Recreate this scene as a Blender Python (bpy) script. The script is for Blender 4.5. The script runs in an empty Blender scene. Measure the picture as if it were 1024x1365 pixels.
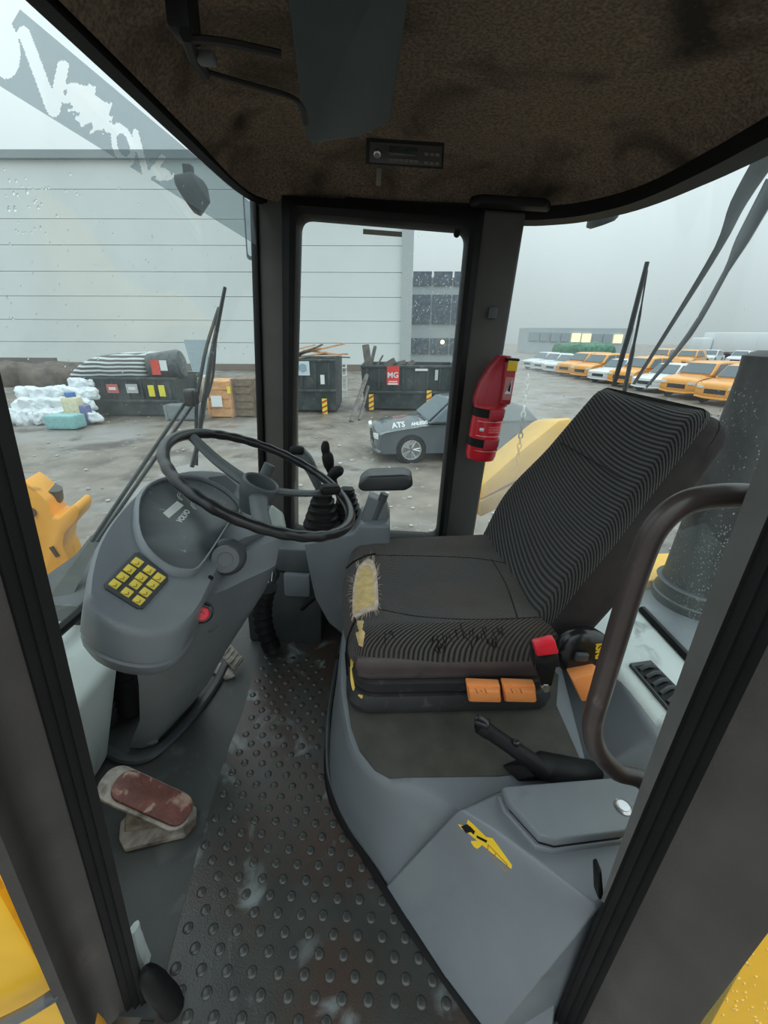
import bpy, bmesh, math, random
from mathutils import Vector, Matrix, noise
from mathutils.bvhtree import BVHTree
random.seed(7)
S = bpy.context.scene
COL = S.collection
V = Vector
# ------------------------------------------------------------------ camera
F, CX, CY = 550., 512., 682.5
EYE = V((0, 0, 1.2))
def basis(vx, vy, roll):
    d = V((vx-CX, CY-vy, -F)).normalized()
    r = math.radians(roll); x = V((math.cos(r), -math.sin(r), 0))
    x = (x-d*x.dot(d)).normalized(); return x, d, x.cross(d)
CAB = basis(520, 445, 3.5)       # the cab stands on its wheels a little out of level ...
YARD = basis(520, 447, 0.3)      # ... against the level yard outside
def camray(b, px, py):
    c = V((px-CX, CY-py, -F)); return V((c.dot(b[0]), c.dot(b[1]), c.dot(b[2])))
def at(px, py, x=None, y=None, z=None, b=CAB):
    r = camray(b, px, py)
    t = ((x-EYE.x)/r.x) if x is not None else ((y-EYE.y)/r.y if y is not None else (z-EYE.z)/r.z)
    return EYE+r*t
def hit(px, py, P0, n):
    r = camray(CAB, px, py); return EYE+r*((P0-EYE).dot(n)/r.dot(n))
def at2(px, py, **k): return at(px, py, b=YARD, **k)
Rc = Matrix((CAB[0], CAB[1], CAB[2]))        # camera coords -> cab world
Ry = Matrix((YARD[0], YARD[1], YARD[2]))
G = Matrix.Translation(EYE) @ (Rc @ Ry.transposed()).to_4x4() @ Matrix.Translation(-EYE)   # level yard -> world
cam = bpy.data.cameras.new('camera'); camo = bpy.data.objects.new('camera', cam); COL.objects.link(camo)
cam.sensor_fit = 'HORIZONTAL'; cam.sensor_width = 36; cam.lens = 36*F/1024
cam.clip_start = .01; cam.clip_end = 400
camo.matrix_world = Matrix.Translation(EYE) @ Rc.to_4x4()
S.camera = camo
# ------------------------------------------------------------------ sky (overcast, brighter overhead) and exposure
w = bpy.data.worlds.new('overcast'); S.world = w; w.use_nodes = True
nt = w.node_tree; nt.nodes.clear()
o = nt.nodes.new('ShaderNodeOutputWorld'); bg = nt.nodes.new('ShaderNodeBackground')
tc = nt.nodes.new('ShaderNodeTexCoord'); sx = nt.nodes.new('ShaderNodeSeparateXYZ')
mr = nt.nodes.new('ShaderNodeMapRange'); mr.inputs[1].default_value = 0; mr.inputs[2].default_value = 1
mr.inputs[3].default_value = .44; mr.inputs[4].default_value = 1.75
ns = nt.nodes.new('ShaderNodeTexNoise'); ns.inputs['Scale'].default_value = 2.2; ns.inputs['Detail'].default_value = 3
m2 = nt.nodes.new('ShaderNodeMapRange'); m2.inputs[3].default_value = .86; m2.inputs[4].default_value = 1.14
mu = nt.nodes.new('ShaderNodeMath'); mu.operation = 'MULTIPLY'
nt.links.new(tc.outputs['Generated'], sx.inputs[0]); nt.links.new(sx.outputs['Z'], mr.inputs[0])
nt.links.new(tc.outputs['Generated'], ns.inputs['Vector']); nt.links.new(ns.outputs[0], m2.inputs[0])
nt.links.new(mr.outputs[0], mu.inputs[0]); nt.links.new(m2.outputs[0], mu.inputs[1])
nt.links.new(mu.outputs[0], bg.inputs['Strength']); bg.inputs['Color'].default_value = (.88, .98, 1.0, 1)
nt.links.new(bg.outputs[0], o.inputs[0])
S.view_settings.view_transform = 'Standard'; S.view_settings.look = 'None'
S.view_settings.gamma = 1; S.view_settings.use_curve_mapping = False
S.view_settings.exposure = .35

# ------------------------------------------------------------------ materials
MC = {}
def mat(name, col, rough=.6, metal=0, var=.12, vs=12, bump=0, bs=200, stain=None, spec=.5, coat=0, emit=0, alpha=None):
    if name in MC: return MC[name]
    m = bpy.data.materials.new(name); m.use_nodes = True; N = m.node_tree; L = N.links.new
    p = N.nodes['Principled BSDF']
    p.inputs['Roughness'].default_value = rough; p.inputs['Metallic'].default_value = metal
    p.inputs['Specular IOR Level'].default_value = spec; p.inputs['Coat Weight'].default_value = coat
    t = N.nodes.new('ShaderNodeTexCoord')
    n = N.nodes.new('ShaderNodeTexNoise'); n.inputs['Scale'].default_value = vs; n.inputs['Detail'].default_value = 6
    L(t.outputs['Object'], n.inputs['Vector'])
    r = N.nodes.new('ShaderNodeValToRGB'); r.color_ramp.elements[0].position = .3; r.color_ramp.elements[1].position = .7
    r.color_ramp.elements[0].color = tuple(c*(1-var) for c in col)+(1,); r.color_ramp.elements[1].color = tuple(min(1, c*(1+var)) for c in col)+(1,)
    L(n.outputs[0], r.inputs[0]); out = r.outputs[0]
    for st in (stain or []):
        sc, sscale, lo, hi = st
        n2 = N.nodes.new('ShaderNodeTexNoise'); n2.inputs['Scale'].default_value = sscale; n2.inputs['Detail'].default_value = 7; n2.inputs['Distortion'].default_value = .6
        L(t.outputs['Object'], n2.inputs['Vector'])
        q = N.nodes.new('ShaderNodeMapRange'); q.inputs[1].default_value = lo; q.inputs[2].default_value = hi; L(n2.outputs[0], q.inputs[0])
        x = N.nodes.new('ShaderNodeMix'); x.data_type = 'RGBA'; L(q.outputs[0], x.inputs[0]); L(out, x.inputs[6]); x.inputs[7].default_value = tuple(sc)+(1,)
        out = x.outputs[2]
    L(out, p.inputs['Base Color'])
    if bump:
        n3 = N.nodes.new('ShaderNodeTexNoise'); n3.inputs['Scale'].default_value = bs; n3.inputs['Detail'].default_value = 3
        L(t.outputs['Object'], n3.inputs['Vector'])
        b = N.nodes.new('ShaderNodeBump'); b.inputs['Strength'].default_value = bump; b.inputs['Distance'].default_value = .002
        L(n3.outputs[0], b.inputs['Height']); L(b.outputs[0], p.inputs['Normal'])
    if emit:
        p.inputs['Emission Color'].default_value = tuple(col)+(1,); p.inputs['Emission Strength'].default_value = emit
    MC[name] = m; return m
def fabric(name, a, b, rot, scale=42, dist=.6, wear=None):
    m = bpy.data.materials.new(name); m.use_nodes = True; N = m.node_tree; L = N.links.new
    p = N.nodes['Principled BSDF']; p.inputs['Roughness'].default_value = .95; p.inputs['Specular IOR Level'].default_value = .15
    p.inputs['Sheen Weight'].default_value = .15
    t = N.nodes.new('ShaderNodeTexCoord'); mp = N.nodes.new('ShaderNodeMapping'); mp.inputs['Rotation'].default_value = rot
    L(t.outputs['Object'], mp.inputs[0])
    wv = N.nodes.new('ShaderNodeTexWave'); wv.inputs['Scale'].default_value = scale; wv.inputs['Distortion'].default_value = dist
    wv.inputs['Detail'].default_value = 1; wv.inputs['Detail Scale'].default_value = .15; L(mp.outputs[0], wv.inputs[0])
    n = N.nodes.new('ShaderNodeTexNoise'); n.inputs['Scale'].default_value = 260; L(t.outputs['Object'], n.inputs[0])
    mm = N.nodes.new('ShaderNodeMath'); mm.operation = 'MULTIPLY_ADD'; L(wv.outputs[1], mm.inputs[0]); mm.inputs[1].default_value = .8
    n0 = N.nodes.new('ShaderNodeMath'); n0.operation = 'MULTIPLY'; L(n.outputs[0], n0.inputs[0]); n0.inputs[1].default_value = .35
    L(n0.outputs[0], mm.inputs[2])
    r = N.nodes.new('ShaderNodeValToRGB'); r.color_ramp.elements[0].position = .2; r.color_ramp.elements[1].position = .95
    r.color_ramp.elements[0].color = tuple(a)+(1,); r.color_ramp.elements[1].color = tuple(b)+(1,); L(mm.outputs[0], r.inputs[0]); out = r.outputs[0]
    if wear:
        n2 = N.nodes.new('ShaderNodeTexNoise'); n2.inputs['Scale'].default_value = 5; n2.inputs['Detail'].default_value = 5; L(t.outputs['Object'], n2.inputs[0])
        q = N.nodes.new('ShaderNodeMapRange'); q.inputs[1].default_value = .45; q.inputs[2].default_value = .75; q.inputs[4].default_value = .6; L(n2.outputs[0], q.inputs[0])
        x = N.nodes.new('ShaderNodeMix'); x.data_type = 'RGBA'; L(q.outputs[0], x.inputs[0]); L(out, x.inputs[6]); x.inputs[7].default_value = tuple(wear)+(1,); out = x.outputs[2]
    L(out, p.inputs['Base Color'])
    bp = N.nodes.new('ShaderNodeBump'); bp.inputs['Strength'].default_value = .8; bp.inputs['Distance'].default_value = .003
    L(mm.outputs[0], bp.inputs['Height']); L(bp.outputs[0], p.inputs['Normal'])
    return m
def glassmat(name, haze, tint=(.95, .98, .98), patch=None, streak=True):
    m = bpy.data.materials.new(name); m.use_nodes = True; N = m.node_tree; L = N.links.new; N.nodes.clear()
    out = N.nodes.new('ShaderNodeOutputMaterial'); tr = N.nodes.new('ShaderNodeBsdfTransparent'); tr.inputs[0].default_value = tint+(1,)
    gl = N.nodes.new('ShaderNodeBsdfGlossy'); gl.inputs['Roughness'].default_value = .03
    df = N.nodes.new('ShaderNodeBsdfTranslucent'); df.inputs[0].default_value = (.9, .95, .95, 1)
    lw = N.nodes.new('ShaderNodeFresnel'); lw.inputs[0].default_value = 1.25
    a = N.nodes.new('ShaderNodeMixShader'); b = N.nodes.new('ShaderNodeMixShader')
    t = N.nodes.new('ShaderNodeTexCoord'); n = N.nodes.new('ShaderNodeTexNoise'); n.inputs['Scale'].default_value = 9; n.inputs['Detail'].default_value = 8
    mp = N.nodes.new('ShaderNodeMapping'); mp.inputs['Scale'].default_value = (1, 1, .35); L(t.outputs['Object'], mp.inputs[0]); L(mp.outputs[0], n.inputs[0])
    q = N.nodes.new('ShaderNodeMapRange'); q.inputs[1].default_value = .35; q.inputs[2].default_value = .75; q.inputs[3].default_value = haze*.4; q.inputs[4].default_value = haze*1.8
    L(n.outputs[0], q.inputs[0]); fac = q.outputs[0]
    for c, rad, amt in (patch or []):      # breath of condensation low in a corner of the pane
        g = N.nodes.new('ShaderNodeNewGeometry'); d = N.nodes.new('ShaderNodeVectorMath'); d.operation = 'DISTANCE'
        L(g.outputs['Position'], d.inputs[0]); d.inputs[1].default_value = c
        q2 = N.nodes.new('ShaderNodeMapRange'); q2.interpolation_type = 'SMOOTHSTEP'; q2.inputs[1].default_value = rad*.25; q2.inputs[2].default_value = rad
        q2.inputs[3].default_value = amt; q2.inputs[4].default_value = 0; L(d.outputs['Value'], q2.inputs[0])
        ad = N.nodes.new('ShaderNodeMath'); ad.operation = 'ADD'; L(fac, ad.inputs[0]); L(q2.outputs[0], ad.inputs[1]); fac = ad.outputs[0]
    L(fac, a.inputs[0]); L(tr.outputs[0], a.inputs[1]); L(df.outputs[0], a.inputs[2])
    mfr = N.nodes.new('ShaderNodeMath'); mfr.operation = 'MULTIPLY'; mfr.inputs[1].default_value = .08; L(lw.outputs[0], mfr.inputs[0])
    L(mfr.outputs[0], b.inputs[0]); L(a.outputs[0], b.inputs[1]); L(gl.outputs[0], b.inputs[2])
    L(b.outputs[0], out.inputs[0]); return m
def filmmat(name, col, op, tint=(.52, .57, .59)):
    m = bpy.data.materials.new(name); m.use_nodes = True; N = m.node_tree; L = N.links.new; N.nodes.clear()
    out = N.nodes.new('ShaderNodeOutputMaterial'); tr = N.nodes.new('ShaderNodeBsdfTransparent'); tr.inputs[0].default_value = tint+(1,)
    df = N.nodes.new('ShaderNodeBsdfTranslucent'); df.inputs[0].default_value = col+(1,)
    a = N.nodes.new('ShaderNodeMixShader'); a.inputs[0].default_value = op
    L(tr.outputs[0], a.inputs[1]); L(df.outputs[0], a.inputs[2]); L(a.outputs[0], out.inputs[0]); return m
def dropmat():
    m = bpy.data.materials.new('water drops'); m.use_nodes = True; N = m.node_tree; N.nodes.clear()
    out = N.nodes.new('ShaderNodeOutputMaterial'); g = N.nodes.new('ShaderNodeBsdfGlass'); g.inputs['IOR'].default_value = 1.2
    g.inputs['Color'].default_value = (.97, 1, 1, 1)
    N.links.new(g.outputs[0], out.inputs[0]); return m

grey = mat('grey console plastic', (.155, .172, .188), .36, var=.10, vs=5, bump=.25, bs=600, stain=[((.20, .22, .225), 3.2, .56, .75), ((.08, .08, .077), 7, .62, .8)])
greylight = mat('pale grey plastic', (.52, .58, .56), .5, var=.08, vs=6, bump=.2, bs=500, stain=[((.22, .23, .22), 9, .62, .75)])
greydark = mat('dark grey plastic', (.075, .085, .09), .5, bump=.2, bs=400)
charcoal = mat('charcoal moulding', (.045, .05, .055), .5, var=.2, bump=.15, bs=300)
black = mat('black rubber', (.007, .007, .0075), .55, var=.2, bump=.15, bs=300, spec=.25)
blackgloss = mat('black gloss plastic', (.012, .012, .013), .22, var=.1)
rimblack = mat('black wheel rim', (.014, .014, .016), .28, var=.15)
framebrown = mat('brown grey painted frame', (.062, .055, .052), .42, var=.18, vs=9, bump=.2, bs=250, stain=[((.10, .08, .07), 14, .62, .8)])
pillargrey = mat('pillar cover', (.075, .072, .066), .6, var=.12, vs=8, bump=.2, bs=400)
headliner = mat('felt headliner', (.17, .13, .10), .95, var=.45, vs=170, bump=.9, bs=500, stain=[((.04, .033, .028), 5, .5, .7), ((.11, .085, .065), 60, .6, .8)], spec=.1)
visormat = mat('visor vinyl', (.03, .042, .046), .6, var=.15)
floormat = mat('grey floor', (.042, .046, .045), .5, var=.15, vs=6, bump=.3, bs=350, stain=[((.10, .11, .105), 8, .58, .75)])
ribmat = mat('studded floor rubber', (.038, .040, .037), .30, var=.25, vs=9, bump=.3, bs=300, stain=[((.046, .031, .024), 4.0, .40, .56), ((.17, .19, .19), 8, .58, .70)])
studmat = mat('worn stud rubber', (.040, .041, .038), .3, var=.35, vs=14)
vinyl = mat('mauve grey vinyl', (.075, .058, .058), .6, var=.15, bump=.2, bs=500, stain=[((.035, .03, .03), 14, .6, .75)])
bellow = mat('dusty black bellows', (.022, .022, .024), .6, var=.2, stain=[((.075, .07, .066), 30, .58, .75)])
carpet = mat('worn seat base mat', (.058, .055, .045), .8, var=.25, vs=14, bump=.5, bs=400, stain=[((.11, .085, .04), 7, .62, .8)])
orange = mat('orange plastic', (.95, .33, .10), .45, var=.08)
orangedark = mat('orange plastic print', (.35, .08, .02), .5)
yellowkey = mat('yellow key', (.78, .60, .08), .5, var=.06)
yellowpaint = mat('yellow machine paint', (.90, .50, .025), .35, var=.08, vs=6, stain=[((.45, .2, .03), 12, .66, .8)])
orangepaint_and_shade = mat('orange yellow paint and painted shade', (.88, .40, .03), .4, var=.1, vs=5, stain=[((.3, .14, .05), 11, .64, .8)])  # linkage paint; on the body panel edge this tone stands for shade
red = mat('red cylinder paint', (.62, .015, .03), .28, var=.1, vs=6)
redhood = mat('red nozzle hood', (.42, .02, .035), .4, var=.1)
redbutton = mat('red button', (.75, .02, .04), .35)
white = mat('white print', (.8, .82, .82), .5, var=.05)
yellowprint = mat('yellow print', (.80, .52, .02), .45)
foam = mat('exposed yellow foam', (.62, .45, .20), .95, var=.2, vs=40, bump=1, bs=300)
fray = mat('frayed backing', (.62, .50, .40), .95, var=.3, vs=60, bump=1, bs=500)
steel = mat('steel', (.5, .5, .5), .3, metal=1)
rust = mat('worn red brown pedal rubber', (.13, .042, .032), .5, var=.45, vs=22, bump=1, bs=70, stain=[((.33, .22, .17), 28, .56, .64), ((.05, .025, .02), 16, .6, .7)])
pedalcream = mat('muddy cream metal', (.30, .275, .24), .6, var=.4, vs=30, bump=.6, bs=120, stain=[((.10, .075, .06), 18, .5, .66)])
tube = mat('worn brown tube paint', (.060, .046, .044), .32, var=.2, vs=14, stain=[((.14, .11, .10), 30, .64, .74)])
instr = mat('instrument lens', (.045, .055, .057), .25, var=.25, vs=10, stain=[((.10, .115, .12), 7, .5, .75), ((.20, .22, .22), 55, .66, .74)])
cushfab = fabric('ribbed seat fabric', (.012, .011, .011), (.105, .098, .092), (0, 0, math.radians(62)), 60, 1.0, wear=(.085, .062, .045))
backfab = fabric('ribbed back fabric', (.010, .010, .010), (.085, .082, .08), (math.radians(58), 0, 0), 62, 1.0)
ground = mat('wet gravel yard', (.20, .172, .14), .5, var=.35, vs=1.3, bump=1, bs=9, stain=[((.27, .26, .25), .35, .5, .66), ((.085, .072, .06), .8, .52, .66), ((.30, .28, .25), 5, .6, .7)])
wallp = mat('white wall panel', (.73, .775, .765), .55, var=.03, vs=.3)
walljoint = mat('panel joint grey', (.54, .58, .58), .6)
slate = mat('slate cladding', (.28, .33, .37), .6)
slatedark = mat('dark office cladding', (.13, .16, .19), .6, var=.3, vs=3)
plinth = mat('brown plinth', (.22, .18, .15), .7)
skipmat = mat('dark green steel', (.035, .05, .055), .45, var=.4, vs=3, stain=[((.12, .10, .09), 3, .58, .75)])
timber = mat('orange timber', (.62, .33, .15), .7, var=.3, vs=4)
timbergrey = mat('grey timber', (.16, .145, .13), .8, var=.35, vs=5)
sack = mat('white sack', (.72, .77, .80), .6, var=.12, vs=6)
carsteel = mat('grey blue car paint', (.085, .105, .12), .2, var=.05, coat=.5)
caror = mat('orange car paint', (.85, .36, .04), .3, var=.05, coat=.4)
carwh = mat('white car paint', (.72, .75, .77), .3, var=.04, coat=.4)
carglass = mat('car window', (.10, .14, .16), .15)
tyre = mat('tyre', (.02, .02, .022), .8)
alloy = mat('alloy', (.55, .56, .57), .35, metal=.6)
lampwarm = mat('warm lit lamp', (1, .78, .4), .5, emit=3)
headlampm = mat('headlamp lens', (.75, .78, .75), .15)
hedge = mat('green net', (.08, .20, .13), .8, var=.4, vs=3)
aqua = mat('aqua bin', (.25, .50, .50), .5)
bluegrey = mat('blue grey board', (.38, .48, .53), .6)
beige = mat('beige box', (.52, .47, .38), .7)
dropm = dropmat()

# ------------------------------------------------------------------ builders
def put(name, me, m, parent=None, smooth=True):
    """link one mesh object whose origin is the centre of its own box"""
    vs = [v.co for v in me.vertices]
    c = V([(min(v[i] for v in vs)+max(v[i] for v in vs))/2 for i in range(3)])
    me.transform(Matrix.Translation(-c))
    me.materials.append(m)
    if smooth:
        for p in me.polygons: p.use_smooth = True
        try: me.set_sharp_from_angle(angle=math.radians(38))
        except Exception: pass
    o = bpy.data.objects.new(name, me); COL.objects.link(o)
    if parent is not None:
        o.parent = parent; c = c-world(parent)
    o.location = c
    return o
def world(o):
    c = V(o.location)
    while o.parent: o = o.parent; c += o.location
    return c
def fin(bm, name, m, parent=None, smooth=True):
    bmesh.ops.recalc_face_normals(bm, faces=bm.faces)
    me = bpy.data.meshes.new(name); bm.to_mesh(me); bm.free()
    return put(name, me, m, parent, smooth)
def tag(o, label=None, cat=None, group=None, kind=None):
    if label: o['label'] = label
    if cat: o['category'] = cat
    if group: o['group'] = group
    if kind: o['kind'] = kind
    return o
def empty(name, loc, label, cat, group=None):
    o = bpy.data.objects.new(name, None); COL.objects.link(o); o.location = loc; o.empty_display_size = .1
    return tag(o, label, cat, group)
def add_rbox(bm, c, size, r=.01, n=6, M=None, fn=None):
    """dense rounded box; fn deforms unit-local coordinates (metres from centre)"""
    t = bmesh.new(); bmesh.ops.create_cube(t, size=1)
    bmesh.ops.subdivide_edges(t, edges=t.edges[:], cuts=n, use_grid_fill=True)
    h = V(size)/2
    for v in t.verts:
        # push grid lines to the corners so that the rounding is well sampled
        q = []
        for i in range(3):
            x = v.co[i]*2; x = math.copysign(abs(x)**.75, x); q.append(x*h[i])
        p = V(q); rr = min(r, *h)
        k = V([max(-h[i]+rr, min(h[i]-rr, p[i])) for i in range(3)])
        d = p-k
        v.co = k+d.normalized()*rr if d.length > 1e-9 else p
        if fn: v.co = fn(v.co)
    merge(bm, t, (M or Matrix()) if M else Matrix.Translation(c))
def merge(bm, t, M=None):
    if M: bmesh.ops.transform(t, matrix=M, verts=t.verts)
    me = bpy.data.meshes.new('tmp'); t.to_mesh(me); t.free(); bm.from_mesh(me); bpy.data.meshes.remove(me)
def add_box(bm, c, size, bev=0, M=None, seg=2):
    t = bmesh.new(); bmesh.ops.create_cube(t, size=1)
    for v in t.verts: v.co = V((v.co.x*size[0], v.co.y*size[1], v.co.z*size[2]))
    if bev: bmesh.ops.bevel(t, geom=t.edges[:], offset=bev, segments=seg, affect='EDGES', profile=.5)
    MM = Matrix.Translation(c)
    if M: MM = MM @ M
    merge(bm, t, MM)
def add_prism(bm, pts, vec, bev=0, seg=2):
    t = bmesh.new(); vec = V(vec)
    a = [t.verts.new(V(p)) for p in pts]; b = [t.verts.new(V(p)+vec) for p in pts]
    t.faces.new(a); t.faces.new(b[::-1]); n = len(a)
    for i in range(n): t.faces.new((a[i], b[i], b[(i+1) % n], a[(i+1) % n]))
    bmesh.ops.recalc_face_normals(t, faces=t.faces)
    if bev: bmesh.ops.bevel(t, geom=t.edges[:], offset=bev, segments=seg, affect='EDGES', profile=.5, clamp_overlap=True)
    merge(bm, t)
def add_loft(bm, loops, cap=True, closed=True, bev=0):
    t = bmesh.new(); R = [[t.verts.new(V(p)) for p in l] for l in loops]; n = len(R[0])
    for a, b in zip(R, R[1:]):
        for i in range(n if closed else n-1): t.faces.new((a[i], a[(i+1) % n], b[(i+1) % n], b[i]))
    if cap and closed: t.faces.new(R[0][::-1]); t.faces.new(R[-1])
    bmesh.ops.recalc_face_normals(t, faces=t.faces)
    if bev: bmesh.ops.bevel(t, geom=[e for e in t.edges if e.calc_face_angle(0) > .5], offset=bev, segments=3, affect='EDGES', profile=.5, clamp_overlap=True)
    merge(bm, t)
def smoothpath(pts, sub=6):
    P = [V(p) for p in pts]; out = []
    for i in range(len(P)-1):
        p0 = P[max(i-1, 0)]; p1 = P[i]; p2 = P[i+1]; p3 = P[min(i+2, len(P)-1)]
        for k in range(sub):
            t = k/sub
            out.append(.5*((2*p1)+(p2-p0)*t+(2*p0-5*p1+4*p2-p3)*t*t+(3*p1-p0-3*p2+p3)*t**3))
    out.append(P[-1]); return out
def frame(d):
    d = d.normalized(); u = V((0, 0, 1)) if abs(d.z) < .9 else V((1, 0, 0))
    x = d.cross(u).normalized(); return x, x.cross(d)
def add_tube(bm, path, r, n=10, closed=False, flat=1.0):
    P = [V(p) for p in path]; m = len(P); loops = []
    R = r if hasattr(r, '__len__') else [r]*m
    x, y = frame(P[1]-P[0])
    for i, p in enumerate(P):
        if closed: d = P[(i+1) % m]-P[i-1]
        else: d = P[min(i+1, m-1)]-P[max(i-1, 0)]
        d.normalize(); x = (x-d*x.dot(d)).normalized(); y = d.cross(x)
        loops.append([p+(x*math.cos(2*math.pi*k/n)+y*math.sin(2*math.pi*k/n)*flat)*R[i] for k in range(n)])
    if closed: add_loft(bm, loops+[loops[0]], cap=False); bmesh.ops.remove_doubles(bm, verts=bm.verts, dist=1e-6)
    else: add_loft(bm, loops)
def add_lathe(bm, prof, base=(0, 0, 0), axis=(0, 0, 1), n=24):
    """profile of (radius, height) about an axis"""
    a = V(axis).normalized(); x, y = frame(a); B = V(base)
    add_loft(bm, [[B+a*h+(x*math.cos(2*math.pi*k/n)+y*math.sin(2*math.pi*k/n))*max(r, 1e-4) for k in range(n)] for r, h in prof])
def rrect(w, h, r, n=5):
    out = []
    for cx, cy, a0 in ((w/2-r, h/2-r, 0), (-w/2+r, h/2-r, 90), (-w/2+r, -h/2+r, 180), (w/2-r, -h/2+r, 270)):
        for k in range(n+1):
            a = math.radians(a0+90*k/n); out.append((cx+r*math.cos(a), cy+r*math.sin(a)))
    return out
def add_ring(bm, outer, inner, vec):
    vec = V(vec); o1 = [V(p) for p in outer]; i1 = [V(p) for p in inner]
    loops = [o1, i1, [p+vec for p in i1], [p+vec for p in o1], o1]
    add_loft(bm, loops, cap=False); bmesh.ops.remove_doubles(bm, verts=bm.verts, dist=1e-6)
def one(name, m, parent, fn, *a, smooth=True, **k):
    bm = bmesh.new(); fn(bm, *a, **k); return fin(bm, name, m, parent, smooth)
def bvh_of(o):
    c = world(o); me = o.data
    return BVHTree.FromPolygons([v.co+c for v in me.vertices], [list(p.vertices) for p in me.polygons])
def onsurf(bvh, px, py):
    r = camray(CAB, px, py).normalized(); h = bvh.ray_cast(EYE, r); return (h[0], h[1]) if h[0] else (None, None)
def decal(bm, bvh, poly, h=.001, rings=4):
    """a thin sheet that follows a surface; poly is an outline in photograph pixels"""
    cx = sum(p[0] for p in poly)/len(poly); cy = sum(p[1] for p in poly)/len(poly)
    L0, L1 = [], []
    for k in range(1, rings+1):
        a, b = [], []
        for p in poly:
            t = k/rings; q, n = onsurf(bvh, cx+(p[0]-cx)*t, cy+(p[1]-cy)*t)
            if q is None: return
            if n.dot(EYE-q) < 0: n = -n
            a.append(q+n*h); b.append(q-n*.0005)
        L0.append(a); L1.append(b)
    add_loft(bm, L0+L1[::-1])
def text(s, name, m, parent, loc, xd, yd, size, depth=.0006, bold=0, squash=1.0, align='CENTER'):
    cu = bpy.data.curves.new(name, 'FONT'); cu.body = s; cu.size = size; cu.extrude = depth; cu.offset = bold
    cu.align_x = align; cu.align_y = 'CENTER'; cu.resolution_u = 3
    o = bpy.data.objects.new(name, cu); COL.objects.link(o)
    bpy.context.view_layer.update()
    me = bpy.data.meshes.new_from_object(o.evaluated_get(bpy.context.evaluated_depsgraph_get()))
    bpy.data.objects.remove(o); bpy.data.curves.remove(cu)
    x = V(xd).normalized(); y = V(yd); y = (y-x*y.dot(x)).normalized(); z = x.cross(y)
    if squash < 0: squash = -squash; x = -x
    me.transform(Matrix.Translation(loc) @ Matrix(((x.x*squash, y.x, z.x), (x.y*squash, y.y, z.y), (x.z*squash, y.z, z.z))).to_4x4())
    me.materials.clear()
    return put(name, me, m, parent, False)
def copytree(o, parent=None):
    c = o.copy(); COL.objects.link(c); c.parent = parent
    for ch in list(o.children): copytree(ch, c)
    return c
rot = lambda a, ax='Z': Matrix.Rotation(math.radians(a), 4, ax)

# ================================================================== THE CAB SHELL
one('floor', floormat, None, add_prism, [(-1.0, .325, 0), (.9, .335, 0), (.9, 1.56, 0), (-1.0, 1.56, 0)], (0, 0, -.04), smooth=False)['kind'] = 'structure'
# ceiling: felt liner dished upward
rimz = 1.55
TOPC = [(.39, 1.56), (.49, 1.52), (.56, 1.46), (.62, 1.36), (.65, 1.25), (.663, 1.12), (.668, 1.0), (.665, .6), (.66, .15)]
rim = [(-.45, .15), (-.45, .7), (-.45, 1.1), (-.445, 1.38), (-.41, 1.5), (-.3, 1.55), (-.1, 1.57), (.15, 1.57)]+TOPC
def inset(loop, d, cx=.1, cy=.8):
    out = []
    for x, y in loop:
        vx, vy = x-cx, (y-cy); l = math.hypot(vx, vy)
        out.append((x-vx/l*d, y-vy/l*d if y > .2 else y))
    return out
def densify(loop, k=3):
    P = [V((x, y, 0)) for x, y in loop]; return [(p.x, p.y) for p in smoothpath(P, k)]
rim = densify(rim)
bm = bmesh.new()
loops = []
for d, z in ((.03, 1.545), (.05, 1.575), (.09, 1.605), (.15, 1.63), (.24, 1.645), (.4, 1.65)):
    loops.append([(x, y, z+.006*noise.noise(V((x*3, y*3, d*4)))) for x, y in inset(rim, d)])
add_loft(bm, loops, cap=False, closed=False)
t = bmesh.new(); t.faces.new([t.verts.new(p) for p in loops[-1]]); merge(bm, t)
t = bmesh.new(); t.faces.new([t.verts.new((x, y, 1.70)) for x, y in rim]); merge(bm, t)
add_loft(bm, [[(x, y, 1.70) for x, y in rim], [(x, y, 1.56) for x, y in rim]], closed=False)
fin(bm, 'ceiling', headliner)['kind'] = 'structure'
# black rubber rim under the liner
bm = bmesh.new()
a = rim; b = [(x+.02 if x < -.4 else x, y) if x < -.2 else q for (x, y), q in zip(rim, inset(rim, .05))]
add_loft(bm, [[(x, y, 1.575) for x, y in a], [(x, y, 1.535) for x, y in a], [(x, y, 1.540) for x, y in b], [(x, y, 1.575) for x, y in b]], closed=False)
tag(fin(bm, 'trim_1', black), kind='structure', label='black rubber edging where the felt ceiling meets the glass')

# corner pillars on the far side
def pillar(name, x0, x1, yb, x0t, x1t, m, depth=.10, gas=None):
    bm = bmesh.new()
    add_loft(bm, [[(x0, yb, 0), (x1, yb, 0), (x1, yb+depth, 0), (x0, yb+depth, 0)], [(x0t, yb, 1.56), (x1t, yb, 1.56), (x1t, yb+depth, 1.56), (x0t, yb+depth, 1.56)]], bev=.012)
    return tag(fin(bm, name, m), kind='structure')
pillar('trim_2', -.463, -.352, 1.50, -.425, -.318, pillargrey)['label'] = 'brown grey corner pillar between windscreen and side window'
pillar('trim_3', .245, .385, 1.50, .255, .39, pillargrey)['label'] = 'brown grey corner pillar behind the fire extinguisher'
# black rubber edge of the windscreen along the first pillar
bm = bmesh.new(); add_loft(bm, [[(-.478, 1.49, .45), (-.455, 1.488, .45), (-.455, 1.56, .45), (-.478, 1.56, .45)], [(-.44, 1.49, 1.56), (-.418, 1.488, 1.56), (-.418, 1.56, 1.56), (-.44, 1.56, 1.56)]], bev=.004)
tag(fin(bm, 'trim_4', black), kind='structure', label='thin black windscreen seal beside the corner pillar')
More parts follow.
